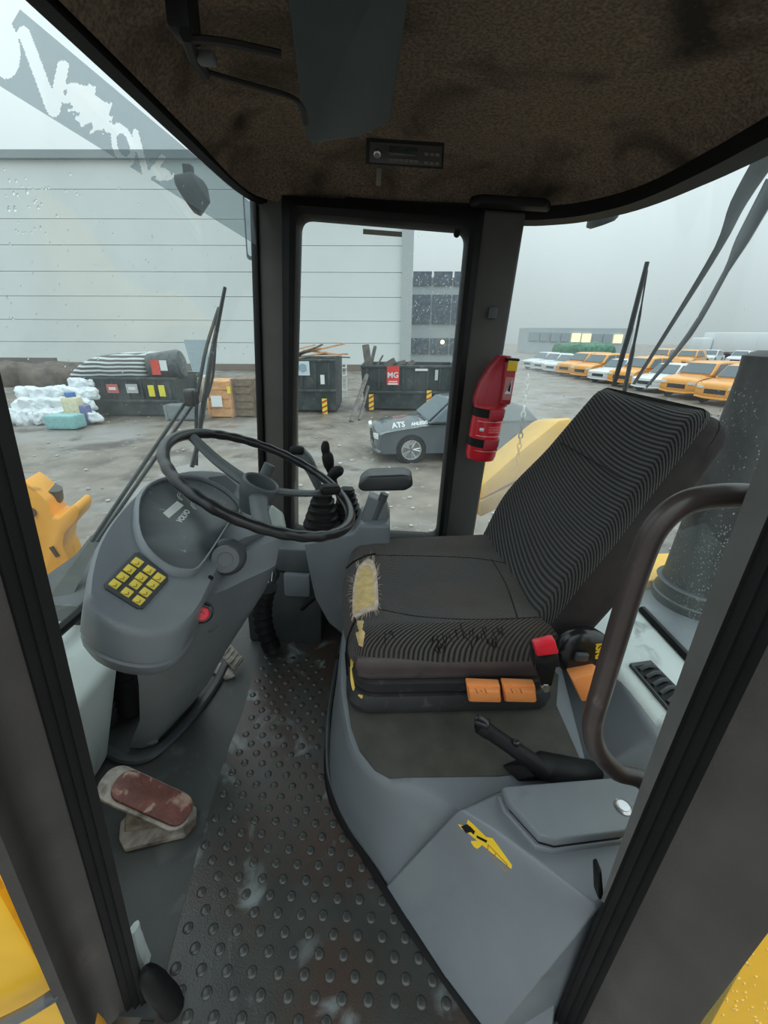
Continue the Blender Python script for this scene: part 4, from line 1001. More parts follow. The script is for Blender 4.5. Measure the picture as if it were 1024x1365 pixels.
# ================================================================== CEILING FITTINGS
vz = 1.52
def VP(px, py): return at(px, py, z=vz)
vis = empty('sun_visor', VP(455, 120)+V((0, 0, .1)), 'dark teal sun visor panel folded against the felt ceiling', 'sun visor')
vq = [VP(x, y) for x, y in [(366, -30), (408, 200), (420, 205), (480, 196), (520, 178), (556, -10), (556, -30)]]
for i, p in enumerate(vq): p.z = 1.535 + (.05 if i in (0, 5, 6) else 0)
bm = bmesh.new(); add_prism(bm, vq, (0, 0, .018), .004); fin(bm, 'visor_panel', visormat, vis)
bm = bmesh.new(); add_tube(bm, smoothpath([VP(252, 52), VP(300, 56), VP(375, 72)], 4), .007, 6, flat=.5); fin(bm, 'hinge_bar', black, vis)
bm = bmesh.new(); add_tube(bm, smoothpath([VP(272, 95), VP(330, 112), VP(385, 128), VP(402, 142), VP(408, 165)], 4), .0055, 6, flat=.5); fin(bm, 'hinge_bar', black, vis)
bm = bmesh.new(); add_tube(bm, [VP(248, 46), VP(258, 76), VP(274, 98)], .008, 6); fin(bm, 'hinge_bar', black, vis)
bm = bmesh.new(); add_box(bm, VP(258, 66)+V((-.005, -.01, .03)), (.03, .04, .05), .006); fin(bm, 'mount', black, vis)
bm = bmesh.new(); add_rbox(bm, VP(275, 78), (.025, .02, .012), .004, 3); fin(bm, 'catch', greydark, vis)
# radio
rd = empty('radio', at(540, 203, y=1.16), 'black car radio with a silver volume knob set into the ceiling', 'radio')
q0, q1, q2, q3 = at(488, 183, y=1.12), at(593, 190, y=1.12), at(591, 226, y=1.17), at(487, 219, y=1.17)
nrm = (q1-q0).cross(q3-q0).normalized(); nrm = nrm if nrm.dot(EYE-q0) > 0 else -nrm
bm = bmesh.new(); add_prism(bm, [q0, q1, q2, q3], ((q0+q2)/2-EYE).normalized()*.03, .002); fin(bm, 'casing', black, rd)
def RP(u, v, h=.002): return q0.lerp(q1, u).lerp(q3.lerp(q2, u), v)+nrm*h
bm = bmesh.new(); add_prism(bm, [RP(.05, .12), RP(.97, .12), RP(.97, .88), RP(.05, .88)], -nrm*.004, .001); fp = fin(bm, 'front_plate', mat('radio face', (.035, .032, .03), .4), rd)
bm = bmesh.new(); add_prism(bm, [RP(.30, .22, .003), RP(.66, .22, .003), RP(.66, .52, .003), RP(.30, .52, .003)], -nrm*.003, .0005); fin(bm, 'display', mat('dead display', (.02, .025, .022), .15), fp)
bm = bmesh.new(); add_lathe(bm, [(.008, 0), (.008, .008), (.006, .010), (0, .010)], RP(.15, .45, .002), nrm, 16); fin(bm, 'volume_knob', steel, fp)
for k in range(6):
    bm = bmesh.new(); u = .30+k*.065; add_prism(bm, [RP(u, .66, .003), RP(u+.05, .66, .003), RP(u+.05, .76, .003), RP(u, .76, .003)], -nrm*.003); fin(bm, 'preset_button', mat('radio button', (.11, .10, .095)), fp)
for k in range(3):
    for r_ in range(2):
        bm = bmesh.new(); u = .75+k*.07; v_ = .36+r_*.33; add_prism(bm, [RP(u, v_, .003), RP(u+.05, v_, .003), RP(u+.05, v_+.11, .003), RP(u, v_+.11, .003)], -nrm*.003); fin(bm, 'preset_button', mat('radio button', (.11, .10, .095)), fp)
q = at(505, 236, y=1.28)
bm = bmesh.new(); add_box(bm, q, (.012, .004, .035), .001); tg = tag(fin(bm, 'paper_strip', mat('dull grey paper', (.20, .19, .17), .7)), 'small printed strip hanging just below the ceiling radio', 'label')
# black bracket where liner meets the corner pillar
bm = bmesh.new(); c = at(680, 272, y=1.45)
add_loft(bm, [[c+V((p[0], 0, p[1])) for p in rrect(.24, .030, .014, 4)], [c+V((p[0]*.8, -.035, p[1]*.7)) for p in rrect(.24, .030, .014, 4)]], bev=.004)
tag(fin(bm, 'corner_bracket', black), 'flat black bracket on the ceiling above the rear corner pillar', 'bracket')
bm = bmesh.new(); add_box(bm, at(657, 417, y=1.49), (.03, .012, .035), .003)
tag(fin(bm, 'pillar_clip', greydark), 'small dark clip on the corner pillar above the fire extinguisher', 'clip')

# ================================================================== OUTSIDE FITTINGS OF THE CAB
wiperm = mat('wiper black', (.012, .013, .014), .35)
def X1(px, py, x): return at(px, py, x=x)
wp = empty('windscreen_wiper', X1(262, 530, -.66), 'black windscreen wiper standing upright on twin arms outside the front glass', 'wiper')
bm = bmesh.new(); add_tube(bm, [X1(300, 383, -.60), X1(281, 480, -.64), X1(262, 600, -.70), X1(256, 622, -.70)], [.006, .009, .009, .008], 6); fin(bm, 'blade', wiperm, wp)
bm = bmesh.new(); add_tube(bm, smoothpath([X1(296, 400, -.61), X1(288, 450, -.63), X1(284, 500, -.64), X1(276, 530, -.66)], 4), .005, 6); fin(bm, 'bridge', wiperm, wp)
bm = bmesh.new(); add_tube(bm, smoothpath([X1(292, 410, -.63), X1(276, 460, -.66), X1(268, 500, -.68), X1(262, 540, -.70), X1(262, 620, -.72)], 4), .009, 6, flat=.5); fin(bm, 'frame', wiperm, wp)
bm = bmesh.new(); add_rbox(bm, X1(255, 530, -.70), (.04, .05, .06), .01, 4); fin(bm, 'clamp', wiperm, wp)
for dx in (0, 12):
    bm = bmesh.new(); add_tube(bm, [X1(246+dx, 538, -.72), X1(122+dx*.6, 722, -.84)], .0065, 6); fin(bm, 'arm', wiperm, wp)
bm = bmesh.new(); add_tube(bm, [X1(128, 715, -.86), X1(66, 812, -.90)], [.018, .05], 4, flat=.5); fin(bm, 'arm_cover', mat('dark olive arm cover', (.05, .058, .05), .5), wp)
rw = empty('rear_wiper', at(838, 440, x=.86), 'black upright wiper blade outside the rear glass above the seat back', 'wiper')
bm = bmesh.new(); add_tube(bm, [at(863, 349, x=.84), at(840, 440, x=.84), at(818, 514, x=.84)], [.007, .009, .008], 6); fin(bm, 'blade', wiperm, rw)
bm = bmesh.new(); add_tube(bm, smoothpath([at(863, 360, x=.86), at(853, 420, x=.88), at(843, 470, x=.88), at(832, 525, x=.88)], 4), [.004]*4+[.007]*4+[.011]*5, 6, flat=.6); fin(bm, 'arm', wiperm, rw)
smk = mat('grey mirror arm', (.10, .115, .125), .4)
for (pts, rr, lb) in (([(1028, 200), (985, 270), (958, 330), (900, 425), (845, 512)], [.040, .028, .014, .010, .008], 'thin grey rod slanting past the rear glass, the farther of two'),
                      ([(1034, 240), (990, 320), (968, 362), (920, 445), (862, 516)], [.038, .030, .013, .015, .007], 'thicker grey rod slanting past the rear glass, the right one of two')):
    bm = bmesh.new(); P = smoothpath([at(x, y, x=1.12) for x, y in pts], 4); R = []
    for k in range(len(P)): f = k/(len(P)-1)*4; i = min(3, int(f)); R.append(rr[i]+(rr[i+1]-rr[i])*(f-i))
    add_tube(bm, P, R, 8, flat=.45); tag(fin(bm, 'wiper_arm', smk), lb, 'wiper arm')
# work lamps on the roof edge
def lamp(c, ax, r, lb):
    e = empty('work_lamp', c, lb, 'lamp')
    bm = bmesh.new(); add_lathe(bm, [(r*.2, -r*1.2), (r*.75, -r*.9), (r, -r*.1), (r, 0), (r*.9, r*.08), (0, r*.08)], c, ax, 20); fin(bm, 'housing', mat('dark lamp housing', (.018, .020, .024), .5, spec=.25), e)
    bm = bmesh.new(); add_lathe(bm, [(r*.85, r*.085), (r*.8, r*.16), (0, r*.22)], c, ax, 20); fin(bm, 'lens', mat('dark lens', (.03, .035, .045), .1), e)
    bm = bmesh.new(); add_box(bm, c+V((.0, .03, r*1.1)), (.03, .03, r*.9), .004); fin(bm, 'bracket', black, e)
lamp(X1(250, 262, -.72), V((-.7, -.1, -.45)), .062, 'round dark work lamp hanging outside the top of the windscreen')
lamp(at(803, 296, x=.80), V((.35, .1, -.9)), .056, 'dark domed work lamp hanging outside above the rear glass')
# mirror
mi = empty('side_mirror', X1(336, 303, -.75), 'small grey-backed mirror outside the upper right corner of the windscreen', 'mirror')
c = X1(337, 303, -.75)
bm = bmesh.new(); add_loft(bm, [[c+V((p[0], 0, p[1])) for p in rrect(.085, .30, .02, 4)], [c+V((p[0]*.85, .03, p[1]*.93)) for p in rrect(.085, .30, .02, 4)]]); fin(bm, 'shell', mat('mirror shell', (.10, .12, .135), .4), mi)
bm = bmesh.new(); add_loft(bm, [[c+V((p[0]*.8, -.003, p[1]*.88)) for p in rrect(.085, .30, .02, 4)], [c+V((p[0]*.8, .002, p[1]*.88)) for p in rrect(.085, .30, .02, 4)]]); fin(bm, 'glass', mat('mirror glass', (.6, .65, .68), .05, metal=1), mi)
bm = bmesh.new(); add_tube(bm, [c+V((.0, .02, .06)), c+V((.2, .05, .12))], .008, 6); fin(bm, 'arm', black, mi)
# loader arm linkage in front
la = empty('loader_linkage', (-1.3, 1.4, -.3), 'yellow loader linkage casting outside at the left below the windscreen', 'loader arm')
pl = [(30, 640), (46, 652), (62, 668), (70, 690), (78, 690), (100, 672), (107, 680), (104, 692), (86, 712), (84, 728), (92, 745), (94, 760), (70, 795), (118, 880), (60, 930), (20, 860)]
bm = bmesh.new(); add_prism(bm, [at(x, y, y=1.42) for x, y in pl], (-.03, .12, 0), .01); fin(bm, 'casting', orangepaint_and_shade, la)
bm = bmesh.new(); add_lathe(bm, [(0, 0), (.035, 0), (.04, .02), (.035, .06), (0, .06)], at(68, 668, y=1.50), (.3, 0, 1), 16); fin(bm, 'pin_cap', mat('greasy black steel', (.04, .035, .03), .35), la)
bm = bmesh.new(); add_lathe(bm, [(0, 0), (.018, 0), (.018, .004), (0, .004)], at(42, 683, y=1.415), (0, -1, .2), 16); fin(bm, 'pin', mat('dark pin', (.08, .04, .02)), la)
bm = bmesh.new(); add_tube(bm, [at(68, 729, y=1.415), at(77, 742, y=1.415)], .008, 6); fin(bm, 'slot', mat('dark pin', (.08, .04, .02)), la)
bm = bmesh.new(); add_box(bm, (-1.35, 1.45, -.45), (.5, .5, .5), .03); fin(bm, 'lower_frame', orangepaint_and_shade, la)
# rear body outside
hoodz = .22
rh = empty('rear_hood', (1.5, 1.6, .2), 'grey and yellow rear body deck outside behind the seat', 'machine hood')
bm = bmesh.new(); add_prism(bm, [V((.88, .3, .20)), V((.88, 1.75, .20)), at(790, 772, z=.20), at(895, 766, z=.20), V((2.2, 1.72, .20)), V((2.2, .3, .20))], (0, 0, -.5), .01); fin(bm, 'deck', grey, rh)
bm = bmesh.new(); add_prism(bm, [at(780, 776, z=.24), at(930, 772, z=.24), at(930, 735, z=.24), at(800, 740, z=.24)], (0, 0, -.45), .01); fin(bm, 'yellow_edge', yellowpaint, rh)
ex = empty('intake_stack', (1.28, 1.5, .2), 'tall black rain-spotted intake stack outside the rear glass', 'exhaust stack')
bm = bmesh.new(); add_lathe(bm, [(.15, -.0), (.15, .05), (.140, .07), (.135, .12), (.135, .95), (.14, 1.00), (.10, 1.02)], (1.38, 1.52, .20), (0, 0, 1), 32); fin(bm, 'pipe', mat('wet black pipe', (.012, .013, .013), .5, var=.3, vs=30, spec=.25), ex)
for z in (.03, .09): bm = bmesh.new(); add_lathe(bm, [(.150, 0), (.156, .006), (.150, .012)], (1.38, 1.52, .20+z), (0, 0, 1), 32); fin(bm, 'ring', charcoal, ex)
# rear right fender seen through the misted corner
rf = empty('rear_fender', at(720, 560, y=3.0), 'yellow rear fender blurred behind the misted corner of the rear glass', 'fender')
bm = bmesh.new(); add_prism(bm, [at(x, y, y=2.9) for x, y in [(640, 648), (690, 604), (745, 560), (765, 556), (765, 600), (710, 630), (640, 668)]], (0, .5, -.1), .03); fin(bm, 'fender_panel', yellowpaint, rf)
bm = bmesh.new(); add_prism(bm, [at(x, y, y=2.88) for x, y in [(640, 668), (700, 640), (720, 650), (640, 690)]], (0, .4, -.1), .02); fin(bm, 'fender_step', mat('brown yellow paint', (.45, .26, .06), .5), rf)
ch = empty('chain', at(692, 520, y=2.4), 'hanging chain with a yellow end link outside the misted glass', 'chain')
P = [at(704-k*.85, 500+k*7, y=2.4) for k in range(18)]
for k in range(17):
    mm_ = (P[k]+P[k+1])/2; d = (P[k+1]-P[k]).normalized(); s_ = V((1, 0, 0)) if k % 2 else V((0, 1, 0))
    h_ = (P[k+1]-P[k]).length*.62
    bm = bmesh.new(); add_tube(bm, [mm_+d*h_*math.cos(a)+s_*.012*math.sin(a) for a in [i*math.pi/4 for i in range(8)]], .004, 5, closed=True)
    fin(bm, 'link', yellowpaint if k > 11 else (black if k > 7 else white), ch)
# yellow body bottom left, step bottom right
fl = empty('body_side_panel', (-.9, .30, -.6), 'bright yellow body panel left of the door frame at the bottom left', 'body panel')
bm = bmesh.new(); add_box(bm, (-.93, .305, .05), (.92, .03, 1.3), .012); fin(bm, 'panel', yellowpaint, fl)
bm = bmesh.new(); add_prism(bm, [(-.470, .288, -.1), (-.444, .288, -.1), (-.436, .288, .70), (-.452, .288, .70)], (0, .03, 0), .006); fin(bm, 'shaded_edge', orangepaint_and_shade, fl)  # shadowed inner face of the yellow panel, its shade painted as orange
bm = bmesh.new(); add_tube(bm, smoothpath([at(-40, 1385, y=.26), at(30, 1352, y=.26), at(70, 1328, y=.265), at(98, 1312, y=.32)], 5), .0085, 12)
tag(fin(bm, 'entry_rail', mat('grey tube paint', (.10, .10, .105), .4)), 'grey tubular entry handle at the bottom left corner', 'handle')
ys = empty('body_side_panel', (.9, .30, -.6), 'yellow rain-beaded body panel right of the door post at the bottom right', 'body panel')
bm = bmesh.new(); add_box(bm, (1.02, .315, .05), (1.06, .03, 1.3), .012); pn_ = fin(bm, 'panel', yellowpaint, ys)
bm = bmesh.new()
for k in range(260):
    x, z = random.uniform(.50, .75), random.uniform(.05, .68); r_ = random.uniform(.0015, .004); add_lathe(bm, [(r_, 0), (r_*.8, .0015), (0, .0022)], (x, .30, z), (0, -1, 0), 6)
d_ = fin(bm, 'water_bead', mat('wet yellow bead', (.80, .50, .05), .08, coat=1), ys); d_['kind'] = 'stuff'
bm = bmesh.new(); ta, tb_ = at(1034, 1165, y=.290), at(925, 1375, y=.290)
for k in range(90): c = ta.lerp(tb_, k/89); add_box(bm, c, (.016, .018, .0022))
d_ = fin(bm, 'edge_trim_teeth', mat('dark yellow edge', (.30, .22, .05), .5), ys); d_['kind'] = 'stuff'

# ================================================================== THE YARD (level frame G)
GQ = G.to_3x3()
def yard(o, hx=None):
    """turn a top-level object built in level coordinates into the world"""
    o.matrix_world = G @ Matrix.Translation(o.location) @ o.rotation_euler.to_matrix().to_4x4() @ Matrix.Diagonal(o.scale).to_4x4()
    return o
gz = -1.7
bm = bmesh.new(); bmesh.ops.create_grid(bm, x_segments=60, y_segments=60, size=1)
for v in bm.verts:
    v.co = V((v.co.x*abs(v.co.x)**.6*160, 80+v.co.y*100, gz)); v.co.z += .03*noise.noise(v.co*.35)-.02
gr = yard(fin(bm, 'ground', ground)); gr['kind'] = 'structure'
# warehouse: each cladding panel row its own piece
WY = 38.5
wh = empty('warehouse', (-20, WY, gz), 'large pale warehouse wall with horizontal cladding panels', 'building')
rows_z = [-1.2, .55, 2.3, 4.1, 5.9, 7.75, 9.5, 11.4, 13.3]
for a, b in zip(rows_z, rows_z[1:]):
    bm = bmesh.new(); add_box(bm, (-26.7, WY+.3, (a+b)/2), (57.0, .5, b-a-.035)); fin(bm, 'cladding_panel', wallp, wh, False)
bm = bmesh.new(); add_box(bm, (-26.7, WY+1.5, 5.9), (57.0, 2.2, 14.2)); fin(bm, 'core_wall', walljoint, wh, False)
bm = bmesh.new(); add_box(bm, (-26.7, WY+.2, 13.45), (57.4, 1, .5)); fin(bm, 'roof_edge', mat('roof edge', (.30, .34, .36), .6), wh, False)
bm = bmesh.new(); add_box(bm, (-26.7, WY, -1.45), (57.0, .5, .5)); fin(bm, 'plinth', plinth, wh, False)
bm = bmesh.new(); add_box(bm, (1.35, WY-.1, 4), (.9, .5, 11)); fin(bm, 'corner_post', mat('corner grey', (.45, .49, .50), .6), wh, False)
yard(wh)
ob = empty('office_block', (5, 46, gz), 'dim office block with dark window bands beyond the warehouse corner', 'building')
bm = bmesh.new(); add_box(bm, (6.2, 48, 2.2), (8.5, 4, 8.4)); fin(bm, 'wall', mat('office wall', (.42, .46, .48), .6), ob, False)
for z, h in ((.2, 1.5), (3.6, 2.6), (6.3, 1.2)):
    for k in range(4):
        bm = bmesh.new(); add_box(bm, (3.1+k*2.0, 45.9, z), (1.8, .15, h)); fin(bm, 'window', slatedark, ob, False)
bm = bmesh.new(); add_lathe(bm, [(.15, 0), (.2, .1), (0, .25)], (5.3, 45.3, .6), (0, -1, 0), 12); tag(fin(bm, 'lit_lamp', lampwarm, ob), 'small warm lamp')
yard(ob)
# distant office with lights, hedge, far trucks
db = empty('far_building', (33, 80, gz), 'low misty building with lit windows on the horizon behind the seat', 'building')
fx = lambda px, py, d: at2(px, py, y=d)
a, b = fx(705, 437, 85), fx(838, 474, 85)
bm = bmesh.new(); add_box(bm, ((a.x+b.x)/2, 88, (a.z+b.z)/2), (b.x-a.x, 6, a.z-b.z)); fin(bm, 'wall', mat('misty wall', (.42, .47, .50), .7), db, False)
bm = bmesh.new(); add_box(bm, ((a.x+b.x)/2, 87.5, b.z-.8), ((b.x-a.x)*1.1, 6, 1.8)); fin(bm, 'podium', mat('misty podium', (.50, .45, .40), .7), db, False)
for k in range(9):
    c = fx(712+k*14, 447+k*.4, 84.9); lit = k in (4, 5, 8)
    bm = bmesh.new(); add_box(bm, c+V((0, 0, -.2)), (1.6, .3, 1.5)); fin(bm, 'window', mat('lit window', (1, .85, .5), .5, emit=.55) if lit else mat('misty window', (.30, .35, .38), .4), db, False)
yard(db)
hg = empty('green_stack', at2(770, 490, z=gz), 'low green netted heap on the horizon behind the parked cars', 'heap')
bm = bmesh.new(); a = fx(742, 468, 48); b = fx(820, 490, 48); add_rbox(bm, ((a.x+b.x)/2, 49, (a.z+b.z)/2), (b.x-a.x, 2, a.z-b.z+1.5), .7, 10, fn=lambda p: p+V((0, 0, .25*noise.noise(p*1.5)))); fin(bm, 'netting', hedge, hg); yard(hg)

# vehicles: side outline swept across the width with tumblehome
def vehicle(name, label, cat, loc, heading, paint, L=4.5, Wd=1.8, H=1.45, kind='car', group=None):
    e = empty(name, (0, 0, 0), label, cat, group)
    if kind == 'car':
        low = [(-.5, .30), (-.495, .42), (-.47, .52), (-.30, .60), (-.20, .63), (.36, .64), (.47, .60), (.5, .50), (.495, .22), (.47, .14), (-.47, .14), (-.49, .20)]
        cab = [(-.22, .62), (-.09, .97), (.02, 1.0), (.20, .99), (.32, .86), (.40, .63)]
    else:
        low = [(-.5, .28), (-.495, .46), (-.46, .56), (-.30, .62), (-.2, .64), (.47, .66), (.5, .60), (.495, .22), (.47, .14), (-.47, .14), (-.49, .20)]
        cab = [(-.24, .63), (-.12, .96), (0, 1.0), (.40, .99), (.46, .90), (.49, .65)]
    def sm(l): return [(max(-.5, min(.5, q.x)), q.y) for q in smoothpath([V((x, y, 0)) for x, y in l+l[:1]], 3)[:-1]]
    lowS = sm(low)
    lz = lambda p, y: V((p[0]*L, y, p[1]*H))
    hw = Wd/2
    bm = bmesh.new(); add_loft(bm, [[lz((p[0]*s, .38+(p[1]-.38)*(.9 if s < 1 else 1)), y) for p in lowS] for y, s in ((-hw*.97, .945), (-hw, .955), (-hw*.97, .97), (-hw*.85, .985), (-hw*.5, 1), (hw*.5, 1), (hw*.85, .985), (hw*.97, .97), (hw, .955), (hw*.97, .945))]); body = fin(bm, 'body', paint, e)
    bm = bmesh.new(); add_loft(bm, [[lz(p, y*(1-.18*max(0, (p[1]-.62)/.38))) for p in cab] for y in (-hw*.93, hw*.93)], bev=.06); fin(bm, 'cabin', paint, e)
    for s in (-1, 1):
        sw_ = [(-.19, .66), (-.085, .93), (.05, .95), (.05, .66)]; sw2 = [(.07, .66), (.07, .95), (.20, .93), (.30, .80), (.35, .66)]
        for q in (sw_, sw2):
            bm = bmesh.new(); add_loft(bm, [[lz(p, s*(hw*.93*(1-.18*max(0, (p[1]-.62)/.38))+d)) for p in q] for d in (.004, .016)]); fin(bm, 'side_window', carglass, e, False)
    bm = bmesh.new(); f0, f1 = cab[0], cab[1]
    ws = [lz((f0[0]+.012, f0[1]+.03), -hw*.82), lz((f0[0]+.012, f0[1]+.03), hw*.82), lz((f1[0]-.006, f1[1]-.03), hw*.70), lz((f1[0]-.006, f1[1]-.03), -hw*.70)]
    add_prism(bm, [p+V((-.02, 0, .02)) for p in ws], (-.02, 0, .015)); fin(bm, 'windscreen', carglass, e, False)
    for s in (-1, 1):
        bm = bmesh.new(); add_loft(bm, [[V((-L*.485, s*hw*(.95-.38*k), H*z)) for k, z in ((0, .40), (0, .49), (1, .46), (1, .40))], [V((-L*.505, s*hw*(.85-.28*k), H*z)) for k, z in ((0, .41), (0, .48), (1, .46), (1, .41))]]); fin(bm, 'headlamp', headlampm, e)
    bm = bmesh.new(); add_box(bm, (-L*.495, 0, H*.34), (.06, Wd*.5, H*.12), .01); fin(bm, 'grille', tyre, e)
    R = .33
    for fx_ in (-.31, .30):
        for s in (-1, 1):
            c = V((fx_*L, s*(hw-.10), R))
            bm = bmesh.new(); add_lathe(bm, [(R*.72, -.11), (R*.95, -.11), (R, -.07), (R, .07), (R*.95, .11), (R*.76, .11), (R*.72, .07), (0, .05)], c, (0, s, 0), 28); wh_ = fin(bm, 'wheel', tyre, e)
            bm = bmesh.new(); cc_ = c+V((0, s*.085, 0))
            add_lathe(bm, [(R*.70, 0), (R*.75, .02), (R*.68, .02), (R*.67, 0)], cc_, (0, s, 0), 24)
            for k in range(5):
                a_ = k*2*math.pi/5
                for da in (-.17, .17): add_tube(bm, [cc_+V((R*.12*math.cos(a_), 0, R*.12*math.sin(a_))), cc_+V((R*.69*math.cos(a_+da), 0, R*.69*math.sin(a_+da)))], .018, 5)
            fin(bm, 'rim', alloy, wh_)
            bm = bmesh.new(); add_lathe(bm, [(R*1.05, 0), (R*1.15, .004), (R*1.12, .012), (R*1.03, .012)], V((fx_*L, s*(hw-.035), R)), (0, s, 0), 28); fin(bm, 'wheel_arch', tyre, e)
    return e
def place(e, loc, heading): e.location = loc; e.rotation_euler = (0, 0, math.radians(heading)); return e
bmw = vehicle('parked_car', 'grey-blue car with white lettering on its bonnet, seen through the side window', 'car', None, 0, carsteel, 4.6, 1.85, 1.50)
# bonnet lettering
for s, sz, x_ in (('ATS', .30, -1.72), ('ANLEGG', .17, -1.20)):
    text(s, 'lettering', white, bmw, V((x_, -.70, .90 if x_ < -1.5 else .935)), (1, .05, .10), (-.0, .55, 1), sz*.62, bold=.006)
wpos = at2(547, 616, z=gz); 
h_ = math.radians(8)
place(bmw, V((wpos.x, wpos.y, gz))-V((-.31*4.6*math.cos(h_)+.83*math.sin(h_), -.31*4.6*math.sin(h_)-.83*math.cos(h_), 0)), 8)
yard(bmw)
car_o = vehicle('parked_car', '', 'car', None, 0, caror, 4.5, 1.85, 1.75, 'van')
car_w = vehicle('parked_car', '', 'car', None, 0, carwh, 4.5, 1.8, 1.5, 'car')
ords = ['nearest car', 'second car', 'third car', 'fourth car', 'fifth car', 'sixth car', 'seventh car', 'eighth car', 'last but one car', 'farthest car']
for i, k in enumerate('oowowoowww'):
    c = (car_o if k == 'o' else car_w) if i in (0, 2) else copytree(car_o if k == 'o' else car_w)
    place(c, (16.9-.20*i, 20.6+2.45*i, gz), 24); yard(c)
    tag(c, '%s, %s, of the row parked beyond the rear glass' % (ords[i], 'orange' if k == 'o' else 'white'), 'car', 'cars parked in a row across the yard')
for k, (px, py) in enumerate(((945, 484), (985, 486), (880, 488), (915, 491))):
    p = at2(px, py, z=gz); c = copytree(car_w if k < 2 else car_o); place(c, (p.x, p.y, gz), 40); yard(c)
    tag(c, ('white far-off vehicle above the orange cars, left one', 'white far-off vehicle above the orange cars, right one', 'small orange far-off car above the white car in the row', 'small orange far-off car above the second orange car')[k], 'car', 'vehicles far across the yard')
far_t = []
for k, px in enumerate((965, 1005)):
    p = at2(px, 478, z=gz)
    e = empty('box_truck', (p.x, p.y, gz), ('misty white box truck on the horizon, left of two', 'misty white box truck on the horizon, right of two')[k], 'truck', 'trucks on the horizon')
    bm = bmesh.new(); add_box(bm, V((p.x, p.y, gz+2.2)), (6, 2.5, 2.6), .1); fin(bm, 'cargo_box', carwh, e)
    bm = bmesh.new(); add_box(bm, V((p.x-3.9, p.y, gz+1.7)), (1.6, 2.3, 2.2), .2); fin(bm, 'cabin', carwh, e)
    for dx in (-3.8, -1.5, 2):
        bm = bmesh.new(); add_lathe(bm, [(.5, 0), (.5, 2.4), (0, 2.4)], V((p.x+dx, p.y-1.2, gz+.5)), (0, 1, 0), 14); fin(bm, 'wheel', tyre, e)
    yard(e)
# skips
def skip(px0, px1, ytop, ybase, label, depth=2.2, ribs=6):
    a = at2(px0, ybase, z=gz); b = at2(px1, ybase, z=gz); y0 = (a.y+b.y)/2; x0, x1 = at2(px0, ytop, y=y0).x, at2(px1, ytop, y=y0).x
    top = at2((px0+px1)/2, ytop, y=y0).z; cx = (x0+x1)/2; wd = x1-x0; h = top-gz
    e = empty('waste_skip', (cx, y0+depth/2, gz), label, 'skip')
    bm = bmesh.new(); t_ = .06
    o0 = [(cx-wd*.47, y0+.15, gz+.08), (cx+wd*.47, y0+.15, gz+.08), (cx+wd*.47, y0+depth, gz+.08), (cx-wd*.47, y0+depth, gz+.08)]
    o1 = [(x0, y0, top), (x1, y0, top), (x1, y0+depth, top), (x0, y0+depth, top)]
    i1 = [(x0+t_, y0+t_, top), (x1-t_, y0+t_, top), (x1-t_, y0+depth-t_, top), (x0+t_, y0+depth-t_, top)]
    i0 = [(cx-wd*.45, y0+.2, gz+.15), (cx+wd*.45, y0+.2, gz+.15), (cx+wd*.45, y0+depth-.05, gz+.15), (cx-wd*.45, y0+depth-.05, gz+.15)]
    add_loft(bm, [o0, o1, i1, i0]); fin(bm, 'body', skipmat, e, False)
    for z in (.42, .97):
        bm = bmesh.new(); add_box(bm, (cx, y0+.02, gz+h*z), (wd*1.0, .14, .10), .02); fin(bm, 'rail', skipmat, e)
    for k in range(ribs):
        bm = bmesh.new(); x = x0+wd*(k+.5)/ribs; add_box(bm, (x, y0+.05, gz+h*.7), (.09, .10, h*.5), .01); fin(bm, 'rib', skipmat, e)
    return e, y0, x0, x1, top
def board(e, c, w_, h_, m, name='sign', d=.02):
    bm = bmesh.new(); add_box(bm, c, (w_, d, h_)); return fin(bm, name, m, e, False)
hazy = mat('hazard yellow', (.85, .75, .05), .5)
def hazard(e, px, py, y):
    c = at2(px, py, y=y); h = board(e, c, .20, .62, hazy, 'hazard_plate')
    for k in (-1, 0, 1):
        bm = bmesh.new(); add_prism(bm, [c+V((-.1, -.013, k*.2-.09)), c+V((.1, -.013, k*.2+.01)), c+V((.1, -.013, k*.2+.09)), c+V((-.1, -.013, k*.2-.01))], (0, .004, 0)); fin(bm, 'stripe', mat('red stripe', (.6, .05, .03)), h, False)
sk1, y0, x0, x1, tp = skip(100, 232, 503, 556, 'black skip covered with bundled netting, left of the front wiper', 2.5, 7)
for px, w_, m in ((150, .42, mat('faded red sign', (.55, .15, .13))), (176, .42, mat('grey sign', (.5, .5, .52)))):
    c = at2(px, 518, y=y0-.05); s_ = board(sk1, c, w_, .32, m); board(s_, c+V((0, -.015, 0)), w_*.6, .1, white, 'print', .01)
for px in (120, 202, 216): c = at2(px, 521, y=y0-.06); board(sk1, c, .22, .4, hazy, 'hazard_plate')
yard(sk1)
# net covered load
nl = empty('netted_load', at2(165, 500, y=y0+1), 'mound of rubble under black and white striped netting on the left skip', 'load')
stripe = bpy.data.materials.new('striped net'); stripe.use_nodes = True; N = stripe.node_tree; p_ = N.nodes['Principled BSDF']
wv = N.nodes.new('ShaderNodeTexWave'); wv.bands_direction = 'Z'; wv.inputs['Scale'].default_value = 2.2; wv.inputs['Distortion'].default_value = 3.5; wv.inputs['Detail Scale'].default_value = .35
tcn = N.nodes.new('ShaderNodeTexCoord'); N.links.new(tcn.outputs['Object'], wv.inputs[0]); rp = N.nodes.new('ShaderNodeValToRGB')
rp.color_ramp.elements[0].color = (.05, .055, .055, 1); rp.color_ramp.elements[1].color = (.55, .6, .6, 1); rp.color_ramp.elements[0].position = .4; rp.color_ramp.elements[1].position = .8
N.links.new(wv.outputs[1], rp.inputs[0]); N.links.new(rp.outputs[0], p_.inputs['Base Color'])
